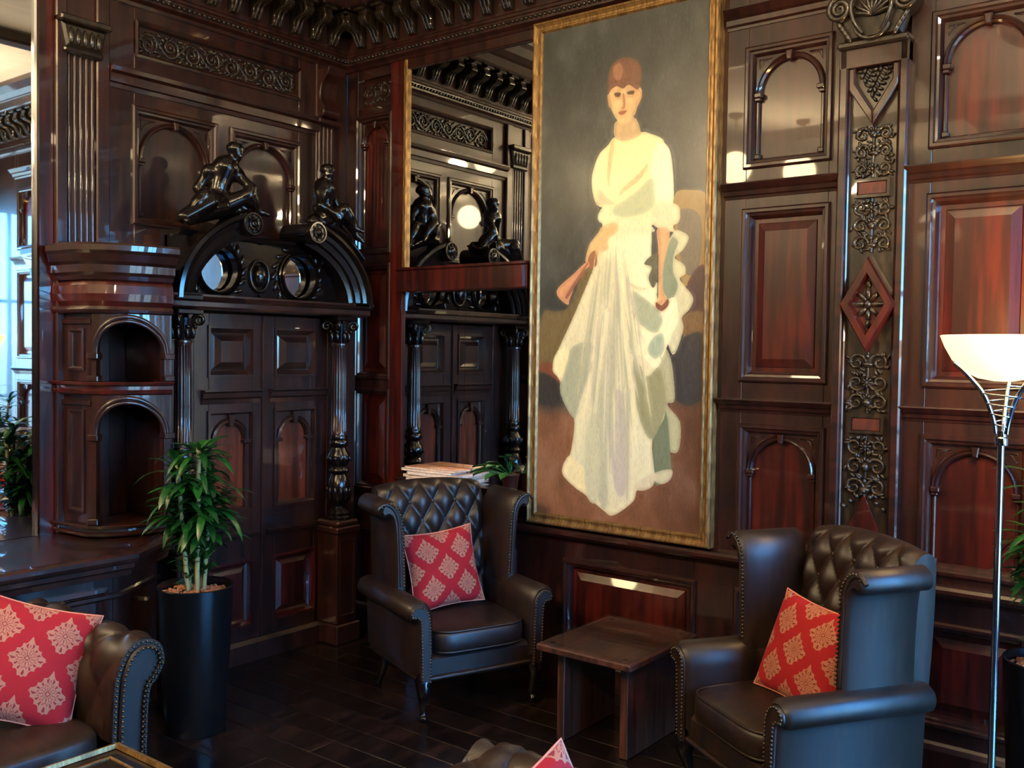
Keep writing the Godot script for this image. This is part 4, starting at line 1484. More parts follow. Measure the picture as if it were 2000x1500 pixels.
func niche_unit() -> void:
	var t := thing("display_niche", "bowed mahogany display niche with two dark arched tiers beside the fluted pilaster", "niche", Vector3.ZERO, PI / 2)
	var ctrl := [Vector3(-1.845, 0.0, 0.26), Vector3(-1.80, 0, 0.315), Vector3(-1.72, 0, 0.355), Vector3(-1.62, 0, 0.385), Vector3(-1.506, 0, 0.395)]
	BOW = []
	for v in spline(ctrl, 8):
		BOW.append(Vector2(v.x, v.z))
	var flank := [Vector2(-1.893, 0.0), Vector2(-1.88, 0.02), Vector2(-1.862, 0.235)]
	var path := flank + BOW
	var s := S()
	sweep(s, path, [[-0.02, 2.065], [0.015, 2.065], [0.022, 2.085], [0.034, 2.10], [0.036, 2.135], [0.05, 2.15], [0.066, 2.185], [0.078, 2.20], [0.078, 2.225], [0.07, 2.235], [-0.02, 2.235]], 2)
	done(s, "cornice", M.wood, t)
	s = S()
	sweep(s, path, [[-0.03, 1.94], [0.0, 1.94], [0.014, 1.965], [0.018, 2.0], [0.014, 2.04], [0.0, 2.065], [-0.03, 2.065]], 2)
	done(s, "frieze_band", M.red, t)
	s = S()
	sweep(s, path, [[-0.03, 1.905], [0.006, 1.905], [0.016, 1.912], [0.02, 1.925], [0.012, 1.94], [-0.03, 1.94]], 2)
	done(s, "astragal", M.wood, t)
	for sh in [[1.515, 1.58, "shelf"], [0.835, 0.895, "base_moulding"]]:
		s = S()
		var y0: float = sh[0]
		var y1: float = sh[1]
		sweep(s, path, [[-0.03, y0], [0.0, y0], [0.012, y0 + 0.008], [0.016, y0 + 0.02], [0.006, y0 + 0.026], [0.006, y1 - 0.022], [0.026, y1 - 0.014], [0.03, y1 - 0.004], [0.024, y1], [-0.03, y1]], 2)
		done(s, sh[2], M.red if y0 > 1.0 else M.wood, t)
	# boards closing the tiers (seen from above and below)
	var pl := PackedVector2Array()
	for v in path:
		pl.append(Vector2(v.x, v.y))
	pl.append(Vector2(-1.506, 0.0))
	for y in [[2.215, 2.232], [1.93, 1.945], [1.55, 1.576], [0.84, 0.89]]:
		s = S()
		prism(s, pl, y[0], y[1], 0.001, Transform3D(Basis(Vector3(1, 0, 0), Vector3(0, 0, 1), Vector3(0, 1, 0)), Vector3.ZERO))
		done(s, "tier_board", M.wood, t)
	# arched screens on the bowed front
	for tier in [[1.58, 1.905], [0.895, 1.515]]:
		s = S()
		arch_screen(s, tier[0], tier[1])
		done(s, "arch_screen", M.wood, t)
		# flank with a sunk panel
		s = S()
		var b := Transform3D(Basis(Vector3(0.10, 0, 0.995), Vector3.UP, Vector3(-0.995, 0, 0.10)), Vector3(-1.862, tier[0], 0.0))
		var f := S()
		bb(f, Vector3(0, 0, -0.02), Vector3(0.25, tier[1] - tier[0], 0.0), 0.002)
		frame(f, 0.07, 0.05, 0.20, tier[1] - tier[0] - 0.07, [[0, 0], [0, 0.010], [0.012, 0.012], [0.02, 0.004], [0.026, -0.006]], true)
		bb(f, Vector3(0.02, tier[1] - tier[0] - 0.05, 0), Vector3(0.25, tier[1] - tier[0] - 0.025, 0.012), 0.003)
		done(f, "flank_pilaster", M.wood, t, b)
		s = S()
		bb(s, Vector3(-1.514, tier[0], 0.0), Vector3(-1.504, tier[1], 0.38), 0.0)
		done(s, "side_board", M.wood, t)

func arch_screen(s: SurfaceTool, y0: float, y1: float) -> void:
	var n := 40
	var e := 0.10
	var half := 0.5 - e
	var wid := 0.0
	for i in BOW.size() - 1:
		wid += BOW[i].distance_to(BOW[i + 1])
	var rr := half * wid
	var ys := y1 - 0.035 - rr
	var front_t := PackedVector3Array()
	var front_b := PackedVector3Array()
	var back_b := PackedVector3Array()
	var roll := [PackedVector3Array(), PackedVector3Array(), PackedVector3Array(), PackedVector3Array()]
	for i in n + 1:
		var q := lerpf(e, 1.0 - e, i / float(n))
		var a: Array = along(q)
		var p: Vector2 = a[0]
		var m: Vector2 = a[1]
		var w := (q - 0.5) / half
		var ya := ys + rr * sqrt(maxf(0.0, 1.0 - w * w))
		front_t.append(Vector3(p.x, y1, p.y))
		front_b.append(Vector3(p.x, ya, p.y))
		back_b.append(Vector3(p.x - m.x * 0.03, ya, p.y - m.y * 0.03))
	skin(s, [front_t, front_b, back_b], false, 2)
	# rolled edge of the arch
	for off in [[0.0, 0.010], [0.022, 0.012]]:
		var pts := []
		for i in n + 1:
			var th := PI - PI * i / n
			var q: float = 0.5 + cos(th) * half * (1.0 + off[0] * 3.0)
			var a: Array = along(q)
			pts.append(Vector3(a[0].x + a[1].x * 0.004, ys + sin(th) * (rr + off[0]), a[0].y + a[1].y * 0.004))
		tube(s, pts, off[1], 7)
	# jambs with impost and base blocks
	for sd in 2:
		var q0: float = [0.0, 1.0 - e][sd]
		var q1: float = [e, 1.0][sd]
		var cols := [PackedVector3Array(), PackedVector3Array(), PackedVector3Array(), PackedVector3Array()]
		for i in 7:
			var a: Array = along(lerpf(q0, q1, i / 6.0))
			var p: Vector2 = a[0]
			var m: Vector2 = a[1]
			cols[0].append(Vector3(p.x, y1, p.y))
			cols[1].append(Vector3(p.x, y0, p.y))
			cols[2].append(Vector3(p.x - m.x * 0.04, y0, p.y - m.y * 0.04))
			cols[3].append(Vector3(p.x - m.x * 0.04, y1, p.y - m.y * 0.04))
		skin(s, [cols[0], cols[1], cols[2], cols[3], cols[0]], false, 2)
		for z in [0, 6]:
			quad(s, cols[0][z], cols[1][z], cols[2][z], cols[3][z])
		for bl in [[ys - 0.03, ys, 0.016], [y0, y0 + 0.03, 0.012]]:
			var a: Array = along((q0 + q1) / 2)
			var m: Vector2 = a[1]
			var tr := Transform3D(Basis(Vector3(m.y, 0, -m.x), Vector3.UP, Vector3(m.x, 0, m.y)), Vector3(a[0].x, 0, a[0].y))
			bx(s, Vector3(0, (bl[0] + bl[1]) / 2, -0.01), Vector3(wid * e + 0.016, bl[1] - bl[0], 0.04 + bl[2]), 0.004, tr)

# ---------------------------------------------------------------- counter below the niche and the looking glass
func counter_unit() -> void:
	var t := thing("mantel_counter", "long dark wooden counter under the tall looking glass, behind the sofa", "counter", Vector3.ZERO, PI / 2)
	var s := S()
	prism(s, PackedVector2Array([Vector2(-3.6, 0.0), Vector2(-3.6, 0.66), Vector2(-1.86, 0.66), Vector2(-1.53, 0.44), Vector2(-1.505, 0.0)]), 0.79, 0.83, 0.004, Transform3D(Basis(Vector3(1, 0, 0), Vector3(0, 0, 1), Vector3(0, 1, 0)), Vector3.ZERO))
	done(s, "counter_top", M.wood, t)
	s = S()
	sweep(s, [Vector2(-3.6, 0.655), Vector2(-1.862, 0.655), Vector2(-1.535, 0.437)], [[-0.04, 0.72], [-0.015, 0.72], [-0.01, 0.745], [0.004, 0.755], [0.006, 0.775], [0.022, 0.785], [0.028, 0.80], [0.028, 0.818], [0.018, 0.828], [-0.04, 0.828]])
	done(s, "nosing", M.wood, t)
	s = S()
	bb(s, Vector3(-3.6, 0.0, 0.0), Vector3(-1.90, 0.79, 0.55), 0.004)
	prism(s, PackedVector2Array([Vector2(-1.90, 0.0), Vector2(-1.90, 0.55), Vector2(-1.87, 0.55), Vector2(-1.56, 0.36), Vector2(-1.51, 0.0)]), 0.0, 0.79, 0.003, Transform3D(Basis(Vector3(1, 0, 0), Vector3(0, 0, 1), Vector3(0, 1, 0)), Vector3.ZERO))
	done(s, "cabinet_body", M.wood, t)
	for k in 3:
		s = S()
		frame(s, -3.55 + k * 0.56, 0.15, -3.05 + k * 0.56, 0.66, [[0, 0.55], [0, 0.562], [0.02, 0.565], [0.03, 0.552], [0.06, 0.558]], true)
		done(s, "panel", M.wood, t)
	s = S()
	sweep(s, [Vector2(-3.6, 0.55), Vector2(-1.87, 0.55), Vector2(-1.56, 0.36)], [[-0.02, 0.60], [0.01, 0.60], [0.018, 0.61], [0.018, 0.625], [-0.02, 0.635]])
	done(s, "string_moulding", M.wood, t)

# ---------------------------------------------------------------- looking glasses
func mirrors() -> void:
	var t := thing("looking_glass", "tall looking glass with a bright silvery edge above the counter", "mirror", Vector3.ZERO, PI / 2)
	var s := S()
	bb(s, Vector3(-3.58, 0.832, -0.03), Vector3(-1.995, 3.49, 0.006), 0.0)
	done(s, "glass", M.mirror, t)
	s = S()
	prism(s, PackedVector2Array([Vector2(-1.998, -0.03), Vector2(-1.998, 0.02), Vector2(-1.988, 0.026), Vector2(-1.97, 0.012), Vector2(-1.97, -0.03)]), 0.832, 3.49, 0.0, Transform3D(Basis(Vector3(1, 0, 0), Vector3(0, 0, 1), Vector3(0, 1, 0)), Vector3.ZERO))
	done(s, "edge_strip", M.chrome, t)
	t = thing("looking_glass", "upper looking glass with a thin gilt edge left of the portrait", "mirror")
	s = S()
	bb(s, Vector3(0.545, 2.25, -0.03), Vector3(1.50, 3.47, 0.0), 0.0)
	done(s, "glass", M.mirror, t)
	s = S()
	bb(s, Vector3(0.517, 2.25, -0.03), Vector3(0.547, 3.50, 0.022), 0.005)
	done(s, "gilt_edge", M.gilt, t)
	s = S()
	bb(s, Vector3(0.547, 3.44, -0.03), Vector3(1.50, 3.50, 0.022), 0.005)
	done(s, "head_strip", M.wood, t)
	t = thing("looking_glass", "lower looking glass behind the magazines, under the red-brown lintel", "mirror")
	s = S()
	for k in 2:
		bb(s, Vector3(0.517 + k * 0.492, 0.987, -0.03), Vector3(1.007 + k * 0.492, 2.098, -0.004), 0.0)
	done(s, "glass", M.mirror, t)

# ---------------------------------------------------------------- portrait
func portrait() -> void:
	var t := thing("portrait_painting", "tall gilt framed portrait of a woman in a long cream gown holding a fan", "painting", Vector3(1.51, 0.825, 0.0))
	var w := 1.09
	var h := 2.685
	var s := S()
	frame(s, 0, 0, w, h, [[0.0, -0.003], [0.0, 0.050], [0.006, 0.060], [0.014, 0.062], [0.020, 0.054], [0.030, 0.046], [0.040, 0.046], [0.046, 0.052], [0.052, 0.052], [0.058, 0.044], [0.062, 0.036]])
	done(s, "gilt_frame", M.gilt, t)
	s = S()
	var a := 0.061
	for e in [[0, 0], [1, 0], [1, 1], [0, 0], [1, 1], [0, 1]]:
		s.set_uv(Vector2(e[0], 1.0 - e[1]))
		s.add_vertex(Vector3(lerpf(a, w - a, e[0]), lerpf(a, h - a, e[1]), 0.038))
	done(s, "canvas", M.canvas, t)
	s = S()
	bb(s, Vector3(0.02, 0.02, -0.003), Vector3(w - 0.02, h - 0.02, 0.034), 0.0)
	done(s, "back_board", M.wood, t)

# ---------------------------------------------------------------- two reclining carved figures on the pediment
func statues() -> void:
	var t := thing("statue", "dark carved figure reclining on the left pediment scroll, legs stretched to the left", "statue", Vector3.ZERO, PI / 2, "carved figures on the pediment")
	figure(t, [
		Vector3(-1.155, 2.525, 0.26), Vector3(-1.14, 2.62, 0.27), Vector3(-1.12, 2.70, 0.29),
		Vector3(-1.095, 2.735, 0.31), Vector3(-1.085, 2.785, 0.325),
		Vector3(-1.195, 2.675, 0.25), Vector3(-1.24, 2.585, 0.22), Vector3(-1.225, 2.50, 0.28),
		Vector3(-1.065, 2.675, 0.31), Vector3(-1.02, 2.60, 0.38), Vector3(-0.985, 2.555, 0.34),
		Vector3(-1.185, 2.515, 0.29), Vector3(-1.295, 2.525, 0.36), Vector3(-1.385, 2.42, 0.34), Vector3(-1.41, 2.385, 0.37),
		Vector3(-1.115, 2.51, 0.30), Vector3(-1.03, 2.565, 0.37), Vector3(-0.955, 2.49, 0.35), Vector3(-0.915, 2.475, 0.38)],
		[[Vector3(-1.345, 2.425, 0.32), Vector3(-1.16, 2.495, 0.29), 0.05, 0.065], [Vector3(-1.16, 2.485, 0.27), Vector3(-0.93, 2.475, 0.27), 0.055, 0.03], [Vector3(-1.27, 2.50, 0.37), Vector3(-1.40, 2.41, 0.33), 0.045, 0.03], [Vector3(-1.15, 2.56, 0.24), Vector3(-1.02, 2.50, 0.30), 0.05, 0.04]], Vector3(0.25, -0.2, 0.95))
	t = thing("statue", "dark carved figure seated on the right pediment scroll, knees raised to the right", "statue", Vector3.ZERO, PI / 2, "carved figures on the pediment")
	figure(t, [
		Vector3(-0.43, 2.525, 0.26), Vector3(-0.425, 2.61, 0.26), Vector3(-0.42, 2.69, 0.27),
		Vector3(-0.415, 2.73, 0.285), Vector3(-0.41, 2.785, 0.29),
		Vector3(-0.47, 2.665, 0.29), Vector3(-0.50, 2.58, 0.33), Vector3(-0.44, 2.54, 0.38),
		Vector3(-0.365, 2.665, 0.25), Vector3(-0.31, 2.60, 0.27), Vector3(-0.285, 2.53, 0.32),
		Vector3(-0.45, 2.51, 0.30), Vector3(-0.375, 2.565, 0.40), Vector3(-0.30, 2.47, 0.40), Vector3(-0.265, 2.45, 0.43),
		Vector3(-0.40, 2.51, 0.27), Vector3(-0.29, 2.545, 0.33), Vector3(-0.225, 2.43, 0.34), Vector3(-0.19, 2.40, 0.36)],
		[[Vector3(-0.51, 2.485, 0.28), Vector3(-0.40, 2.50, 0.29), 0.05, 0.06], [Vector3(-0.44, 2.57, 0.25), Vector3(-0.33, 2.52, 0.28), 0.05, 0.045], [Vector3(-0.40, 2.485, 0.28), Vector3(-0.26, 2.42, 0.28), 0.055, 0.035], [Vector3(-0.26, 2.42, 0.28), Vector3(-0.14, 2.30, 0.30), 0.03, 0.012]], Vector3(-0.3, -0.15, 0.95))

# joints: pelvis, waist, chest, neck, head, (shoulder, elbow, hand) x2, (hip, knee, ankle, toe) x2
func figure(t: Node3D, j: Array, drape: Array, look: Vector3) -> void:
	var b := []
	b.append([j[0], j[1], 0.054, 0.046])
	b.append([j[1], j[2], 0.046, 0.060])
	b.append([j[2], j[3], 0.034, 0.022])
	b.append([j[5], j[8], 0.034, 0.034])
	var up: Vector3 = (j[4] - j[3]).normalized()
	var fw: Vector3 = (look - up * look.dot(up)).normalized()
	var sd := up.cross(fw)
	var hc: Vector3 = j[4]
	b.append([hc + up * 0.010, hc - up * 0.012 + fw * 0.008, 0.036, 0.030])
	b.append([hc - up * 0.028 + fw * 0.016, hc - up * 0.030 + fw * 0.02, 0.016, 0.012])
	b.append([hc + fw * 0.034 + up * 0.004, hc + fw * 0.043 - up * 0.008, 0.005, 0.007])
	for q in 9:
		var a := q * 0.7 - 0.6
		b.append([hc + up * 0.022 - fw * 0.008 + sd * cos(a) * 0.024 - fw * sin(a) * 0.02, hc + up * 0.012 - fw * 0.012 + sd * cos(a) * 0.028 - fw * sin(a) * 0.026, 0.017, 0.015])
	for k in [5, 8]:
		b.append([j[k], j[k + 1], 0.027, 0.021])
		b.append([j[k + 1], j[k + 2], 0.021, 0.014])
		var d: Vector3 = (j[k + 2] - j[k + 1]).normalized()
		var side := d.cross(fw).normalized()
		b.append([j[k + 2], j[k + 2] + d * 0.018, 0.014, 0.012])
		for q in 4:
			var o := side * (q - 1.5) * 0.009
			b.append([j[k + 2] + d * 0.022 + o, j[k + 2] + d * 0.045 + o - up * 0.006, 0.0055, 0.0045])
		b.append([j[k + 2] + d * 0.006 + side * 0.012, j[k + 2] + d * 0.026 + side * 0.024, 0.006, 0.005])
	for k in [11, 15]:
		b.append([j[k], j[k + 1], 0.044, 0.032])
		b.append([j[k + 1], j[k + 1].lerp(j[k + 2], 0.35), 0.031, 0.030])
		b.append([j[k + 1].lerp(j[k + 2], 0.35), j[k + 2], 0.030, 0.017])
		b.append([j[k + 2], j[k + 3], 0.017, 0.012])
	for q in b:
		q[2] *= 1.16
		q[3] *= 1.16
	var s := S()
	nets(s, b, 0.0065, 0.018)
	done(s, "body", M.ebony, t)
	s = S()
	var dr := []
	for q in drape:
		dr.append(q)
		var p0: Vector3 = q[0]
		var p1: Vector3 = q[1]
		for f in 4:
			var o := Vector3(0.0, cos(f * 1.7) * q[2] * 0.75, sin(f * 1.7) * q[2] * 0.9)
			dr.append([p0 + o, p1 + o * 0.8, 0.012, 0.010])
	nets(s, dr, 0.008, 0.014)
	done(s, "drapery", M.ebony, t)

# ---------------------------------------------------------------- upholstery
func pillow(x: float, y: float, p: float, q: float) -> float:
	var a := (x / p + y / q) * 0.5
	var b := (x / p - y / q) * 0.5
	return pow(absf(sin(PI * a) * sin(PI * b)), 0.5)

func mirrored(pts: Array, sg: float) -> PackedVector2Array:
	var r := PackedVector2Array()
	for p in spline2(pts, 5):
		r.append(Vector2(p.x * sg, p.y))
	return r

func nails(parent: Node, pts: Array, step: float, r := 0.0055) -> void:
	# row of dome nails along a polyline, one joined trim
	if not M.has("nailmesh"):
		var b := S()
		ell(b, Vector3.ZERO, Vector3.ONE, 6, 4)
		M.nailmesh = mesh(b)
	var s := S()
	var left := 0.0
	for i in pts.size() - 1:
		var a: Vector3 = pts[i]
		var z: Vector3 = pts[i + 1]
		var l := a.distance_to(z)
		var d := left
		while d < l:
			s.append_from(M.nailmesh, 0, Transform3D(Basis().scaled(Vector3.ONE * r), a.lerp(z, d / l)))
			d += step
		left = d - l
	var o := put(s.commit(), "nail_trim", M.nail, parent)
	o.set_meta("kind", "stuff")

func wing_chair(label: String, at: Vector3, turn: float, mat: Material) -> Node3D:
	var t := thing("wing_chair", label, "armchair", at, turn, "leather wing chairs")
	var s := S()
	rounded(s, Vector3(0, 0.375, 0.045), Vector3(0.262, 0.066, 0.275), 5.0, 36, 18)
	var cu := done(s, "seat_cushion", mat, t)
	for y in [0.425, 0.328]:
		s = S()
		var pp := []
		for k in 48:
			var a := TAU * k / 48
			pp.append(Vector3(signf(cos(a)) * pow(absf(cos(a)), 0.36) * 0.252, y, 0.045 + signf(sin(a)) * pow(absf(sin(a)), 0.36) * 0.265))
		tube(s, pp, 0.006, 6, true)
		done(s, "piping", mat, cu)
	s = S()
	bb(s, Vector3(-0.335, 0.19, -0.33), Vector3(0.335, 0.32, 0.285), 0.02)
	tube(s, [Vector3(-0.33, 0.215, 0.29), Vector3(0.33, 0.215, 0.29)], 0.012, 8)
	done(s, "seat_frame", mat, t)
	# tufted back: up the front, over the crest and down behind
	var prof := spline([Vector3(0, 0.34, -0.17), Vector3(0, 0.50, -0.205), Vector3(0, 0.70, -0.235), Vector3(0, 0.88, -0.262), Vector3(0, 0.985, -0.285), Vector3(0, 1.035, -0.325), Vector3(0, 1.03, -0.375), Vector3(0, 0.96, -0.39), Vector3(0, 0.6, -0.375), Vector3(0, 0.22, -0.33)], 8)
	s = S()
	surf(s, func(u: float, v: float) -> Vector3:
		var f := v * (prof.size() - 1)
		var i := mini(int(f), prof.size() - 2)
		var p: Vector3 = prof[i].lerp(prof[i + 1], f - i)
		var x := (u - 0.5) * 0.60
		var w := 1.0 - pow(absf(u * 2.0 - 1.0), 2.4)
		if v > 0.4:
			p.y += 0.03 * w * clampf((v - 0.4) * 6.0, 0, 1) * clampf((0.95 - v) * 4.0, 0, 1)
		if v < 0.62:
			var k := smoothstep(0.0, 0.06, v) * (1.0 - smoothstep(0.47, 0.60, v))
			var d := pillow(x, p.y - 0.955, 0.066, 0.098) * 0.036 * k
			p += Vector3(0, 0.25, 0.97) * (d * minf(1.0, w * 3.0))
		return Vector3(x, p.y, p.z), 84, 96)
	for sg in [-1.0, 1.0]:
		var side := PackedVector2Array()
		for q in prof:
			side.append(Vector2(q.z, q.y))
		prism(s, side, -0.004, 0.004, 0.0, Transform3D(Basis(Vector3(0, 0, 1), Vector3.UP, Vector3(-1, 0, 0)), Vector3(sg * 0.298, 0, 0)))
	var bk := done(s, "backrest", mat, t)
	for row in 5:
		var y := 0.955 - row * 0.098
		var z := -0.276 + (0.955 - y) * 0.145
		for c in (5 if row % 2 == 0 else 4):
			var x: float = (c - (2.0 if row % 2 == 0 else 1.5)) * 0.132
			if absf(x) < 0.25:
				s = S()
				ell(s, Vector3(x, y, z + 0.004), Vector3(0.012, 0.012, 0.006), 8, 5)
				done(s, "button", mat, bk)
	var wing := [[0.275, 0.46], [0.285, 0.70], [0.292, 0.86], [0.305, 0.95], [0.335, 1.005], [0.378, 1.022], [0.415, 1.0], [0.424, 0.962], [0.402, 0.938], [0.376, 0.942], [0.358, 0.90], [0.346, 0.75], [0.34, 0.46]]
	var arm := [[0.262, 0.24], [0.264, 0.44], [0.270, 0.525], [0.298, 0.575], [0.345, 0.59], [0.390, 0.572], [0.404, 0.53], [0.385, 0.498], [0.358, 0.492], [0.350, 0.44], [0.342, 0.24]]
	for sg in [-1.0, 1.0]:
		s = S()
		prism(s, mirrored(wing, sg), -0.28, 0.03, 0.016)
		var wg := done(s, "wing", mat, t)
		var ip := inset(mirrored([[0.282, 0.60], [0.290, 0.80], [0.300, 0.93], [0.332, 0.99], [0.376, 1.008], [0.408, 0.985]], sg), 0.0)
		var trim := []
		for p in ip:
			trim.append(Vector3(p.x + sg * 0.014, p.y, 0.033))
		nails(wg, trim, 0.016)
		s = S()
		var strip := []
		for p in ip:
			strip.append(Vector3(p.x + sg * 0.030, p.y - 0.004, 0.028))
		tube(s, strip, 0.009, 7)
		done(s, "edge_welt", mat, wg)
		s = S()
		prism(s, mirrored(arm, sg), -0.33, 0.30, 0.018)
		var ar := done(s, "arm", mat, t)
		# scroll shaped front facing
		s = S()
		var fc := mirrored([[0.276, 0.20], [0.280, 0.43], [0.288, 0.52], [0.312, 0.558], [0.346, 0.570], [0.378, 0.556], [0.388, 0.528], [0.374, 0.508], [0.350, 0.506], [0.338, 0.46], [0.330, 0.20]], sg)
		prism(s, fc, 0.295, 0.312, 0.006)
		done(s, "front_facing", mat, ar)
		trim = []
		for p in inset(fc, 0.007):
			trim.append(Vector3(p.x, p.y, 0.313))
		nails(ar, trim, 0.015)
		# cabriole front leg, raked rear leg
		s = S()
		tube(s, spline([Vector3(sg * 0.295, 0.215, 0.265), Vector3(sg * 0.305, 0.165, 0.285), Vector3(sg * 0.300, 0.10, 0.270), Vector3(sg * 0.298, 0.045, 0.265), Vector3(sg * 0.304, 0.014, 0.278)], 5), [0.042, 0.042, 0.041, 0.04, 0.038, 0.036, 0.033, 0.030, 0.027, 0.024, 0.021, 0.019, 0.017, 0.016, 0.016, 0.016, 0.017, 0.02, 0.024, 0.024, 0.014], 10)
		done(s, "leg", M.ebony, t)
		s = S()
		tube(s, spline([Vector3(sg * 0.26, 0.20, -0.28), Vector3(sg * 0.265, 0.10, -0.29), Vector3(sg * 0.275, 0.012, -0.33)], 5), [0.026, 0.025, 0.024, 0.023, 0.022, 0.021, 0.020, 0.019, 0.018, 0.018, 0.018], 10)
		done(s, "leg", M.ebony, t)
	return t

func wing_chairs() -> void:
	wing_chair("brown leather wing chair in the corner left of the portrait", Vector3(1.455, 0, 0.57), atan2(0.93, 0.37), M.leather)
	wing_chair("brown leather wing chair beside the lamp, right of the side table", Vector3(3.275, 0, 0.70), atan2(-0.55, 0.84), M.leather2)

# rolled-arm buttoned sofa or club chair; z forward, len along x
func chesterfield(t: Node3D, ln: float, seats: int, mat: Material) -> void:
	var hl := ln / 2
	var roll := spline([Vector3(-0.005, 0.36, 0), Vector3(0.0, 0.50, 0), Vector3(0.012, 0.60, 0), Vector3(0.055, 0.68, 0), Vector3(0.12, 0.705, 0), Vector3(0.185, 0.675, 0), Vector3(0.205, 0.605, 0), Vector3(0.175, 0.545, 0), Vector3(0.145, 0.50, 0), Vector3(0.135, 0.30, 0), Vector3(0.135, 0.06, 0)], 6)
	var nrm := []
	for i in roll.size():
		var d: Vector3 = roll[mini(i + 1, roll.size() - 1)] - roll[maxi(i - 1, 0)]
		nrm.append(Vector3(-d.y, d.x, 0).normalized())
	var sec := func(v: float, along_m: float, k: float) -> Vector3:
		var f := v * (roll.size() - 1)
		var i := mini(int(f), roll.size() - 2)
		var p: Vector3 = roll[i].lerp(roll[i + 1], f - i)
		var n: Vector3 = nrm[i].lerp(nrm[i + 1], f - i)
		var g := v * 1.16
		var w := smoothstep(0.0, 0.04, v) * (1.0 - smoothstep(0.50, 0.58, v)) * k
		return p + n * (pillow(along_m, g - 0.30, 0.10, 0.155) * 0.030 - 0.012) * w
	var s := S()
	# back
	surf(s, func(u: float, v: float) -> Vector3:
		var x := (u - 0.5) * (ln - 0.04)
		var p: Vector3 = sec.call(v, x, 1.0)
		return Vector3(x, p.y, -0.20 - p.x), int(ln * 60), 72)
	var bk := done(s, "backrest", mat, t)
	for i in int(ln / 0.2):
		s = S()
		ell(s, Vector3((i - int(ln / 0.2) / 2) * 0.2, 0.605, -0.214), Vector3(0.013, 0.013, 0.008), 8, 5)
		done(s, "button", mat, bk)
	for sg in [-1.0, 1.0]:
		s = S()
		surf(s, func(u: float, v: float) -> Vector3:
			var z := lerpf(-0.40, 0.385, u)
			var k := 1.0 - smoothstep(0.28, 0.37, z)
			var p: Vector3 = sec.call(v, z - 0.17, k)
			return Vector3(sg * (hl - 0.205 + p.x), p.y, z), 60, 72)
		var outl := PackedVector2Array()
		for p in roll:
			outl.append(Vector2(sg * (hl - 0.205 + p.x), p.y))
		outl.append(Vector2(sg * (hl - 0.205), 0.06))
		prism(s, outl, 0.37, 0.386, 0.004)
		prism(s, outl, -0.41, -0.395, 0.004)
		var ar := done(s, "arm", mat, t)
		s = S()
		var fo := inset(outl, 0.022)
		prism(s, fo, 0.383, 0.400, 0.006)
		done(s, "front_facing", mat, ar)
		var tr := []
		for p in inset(outl, 0.012):
			tr.append(Vector3(p.x, p.y, 0.389))
		nails(ar, tr, 0.018)
		tr = []
		for p in inset(outl, 0.032):
			tr.append(Vector3(p.x, p.y, 0.401))
		nails(ar, tr, 0.018)
		for z in [-0.33, 0.33]:
			s = S()
			lathe(s, [[0.0, 0.0], [0.028, 0.0], [0.036, 0.02], [0.034, 0.045], [0.024, 0.06], [0.0, 0.065]], 14, Transform3D(Basis(), Vector3(sg * (hl - 0.12), 0, z)))
			done(s, "leg", M.ebony, t)
	s = S()
	bb(s, Vector3(-hl + 0.19, 0.06, -0.34), Vector3(hl - 0.19, 0.27, 0.375), 0.02)
	done(s, "seat_frame", mat, t)
	var sw := (ln - 0.42) / seats
	for k in seats:
		s = S()
		rounded(s, Vector3(-hl + 0.21 + sw * (k + 0.5), 0.345, 0.09), Vector3(sw * 0.5 - 0.003, 0.075, 0.30), 6.0, 36, 16)
		done(s, "seat_cushion", mat, t)

func sofa_build() -> void:
	var t := thing("sofa", "buttoned brown leather sofa with rolled arms beside the tall black planter", "sofa", Vector3(1.13, 0, 3.20), PI / 2)
	chesterfield(t, 1.9, 2, M.leather2)
	t = thing("club_chair", "buttoned brown leather chair in the foreground, only its rolled top showing", "armchair", Vector3(3.44, 0, 2.70), PI / 2)
	chesterfield(t, 1.0, 1, M.leather2)

# ---------------------------------------------------------------- cushions
func cushion(label: String, at: Vector3, bas: Basis, half: float, flip := 0.0) -> void:
	var t := thing("cushion", label, "cushion", at, 0.0, "red damask cushions")
	t.basis = bas
	var s := S()
	for side in [1.0, -1.0]:
		surf(s, func(u: float, v: float) -> Vector3:
			var a := u * 2.0 - 1.0
			var b := v * 2.0 - 1.0
			var th := pow(maxf(0.0, (1.0 - a * a) * (1.0 - b * b)), 0.42) * 0.075
			return Vector3(a * half * (1.0 - 0.085 * (1.0 - b * b)), b * half * (1.0 - 0.085 * (1.0 - a * a)), side * th), 28, 28, true)
	done(s, "cover", M.damask, t)
	s = S()
	var pp := []
	for k in 64:
		var q := k / 16.0
		var e := int(q)
		var f := (q - e) * 2.0 - 1.0
		var a: float = [f, 1.0, -f, -1.0][e]
		var b: float = [-1.0, f, 1.0, -f][e]
		pp.append(Vector3(a * half * (1.0 - 0.085 * (1.0 - b * b)), b * half * (1.0 - 0.085 * (1.0 - a * a)), 0))
	tube(s, pp, 0.0035, 6, true)
	done(s, "piping", M.piping, t)

func facing(dir: Vector3, lean: float, spin: float) -> Basis:
	# z towards dir, leaned back by lean, turned in its own plane by spin (degrees)
	var b := Basis(Vector3.UP, atan2(dir.x, dir.z))
	return b * Basis(Vector3.RIGHT, deg_to_rad(-lean)) * Basis(Vector3.BACK, deg_to_rad(spin))

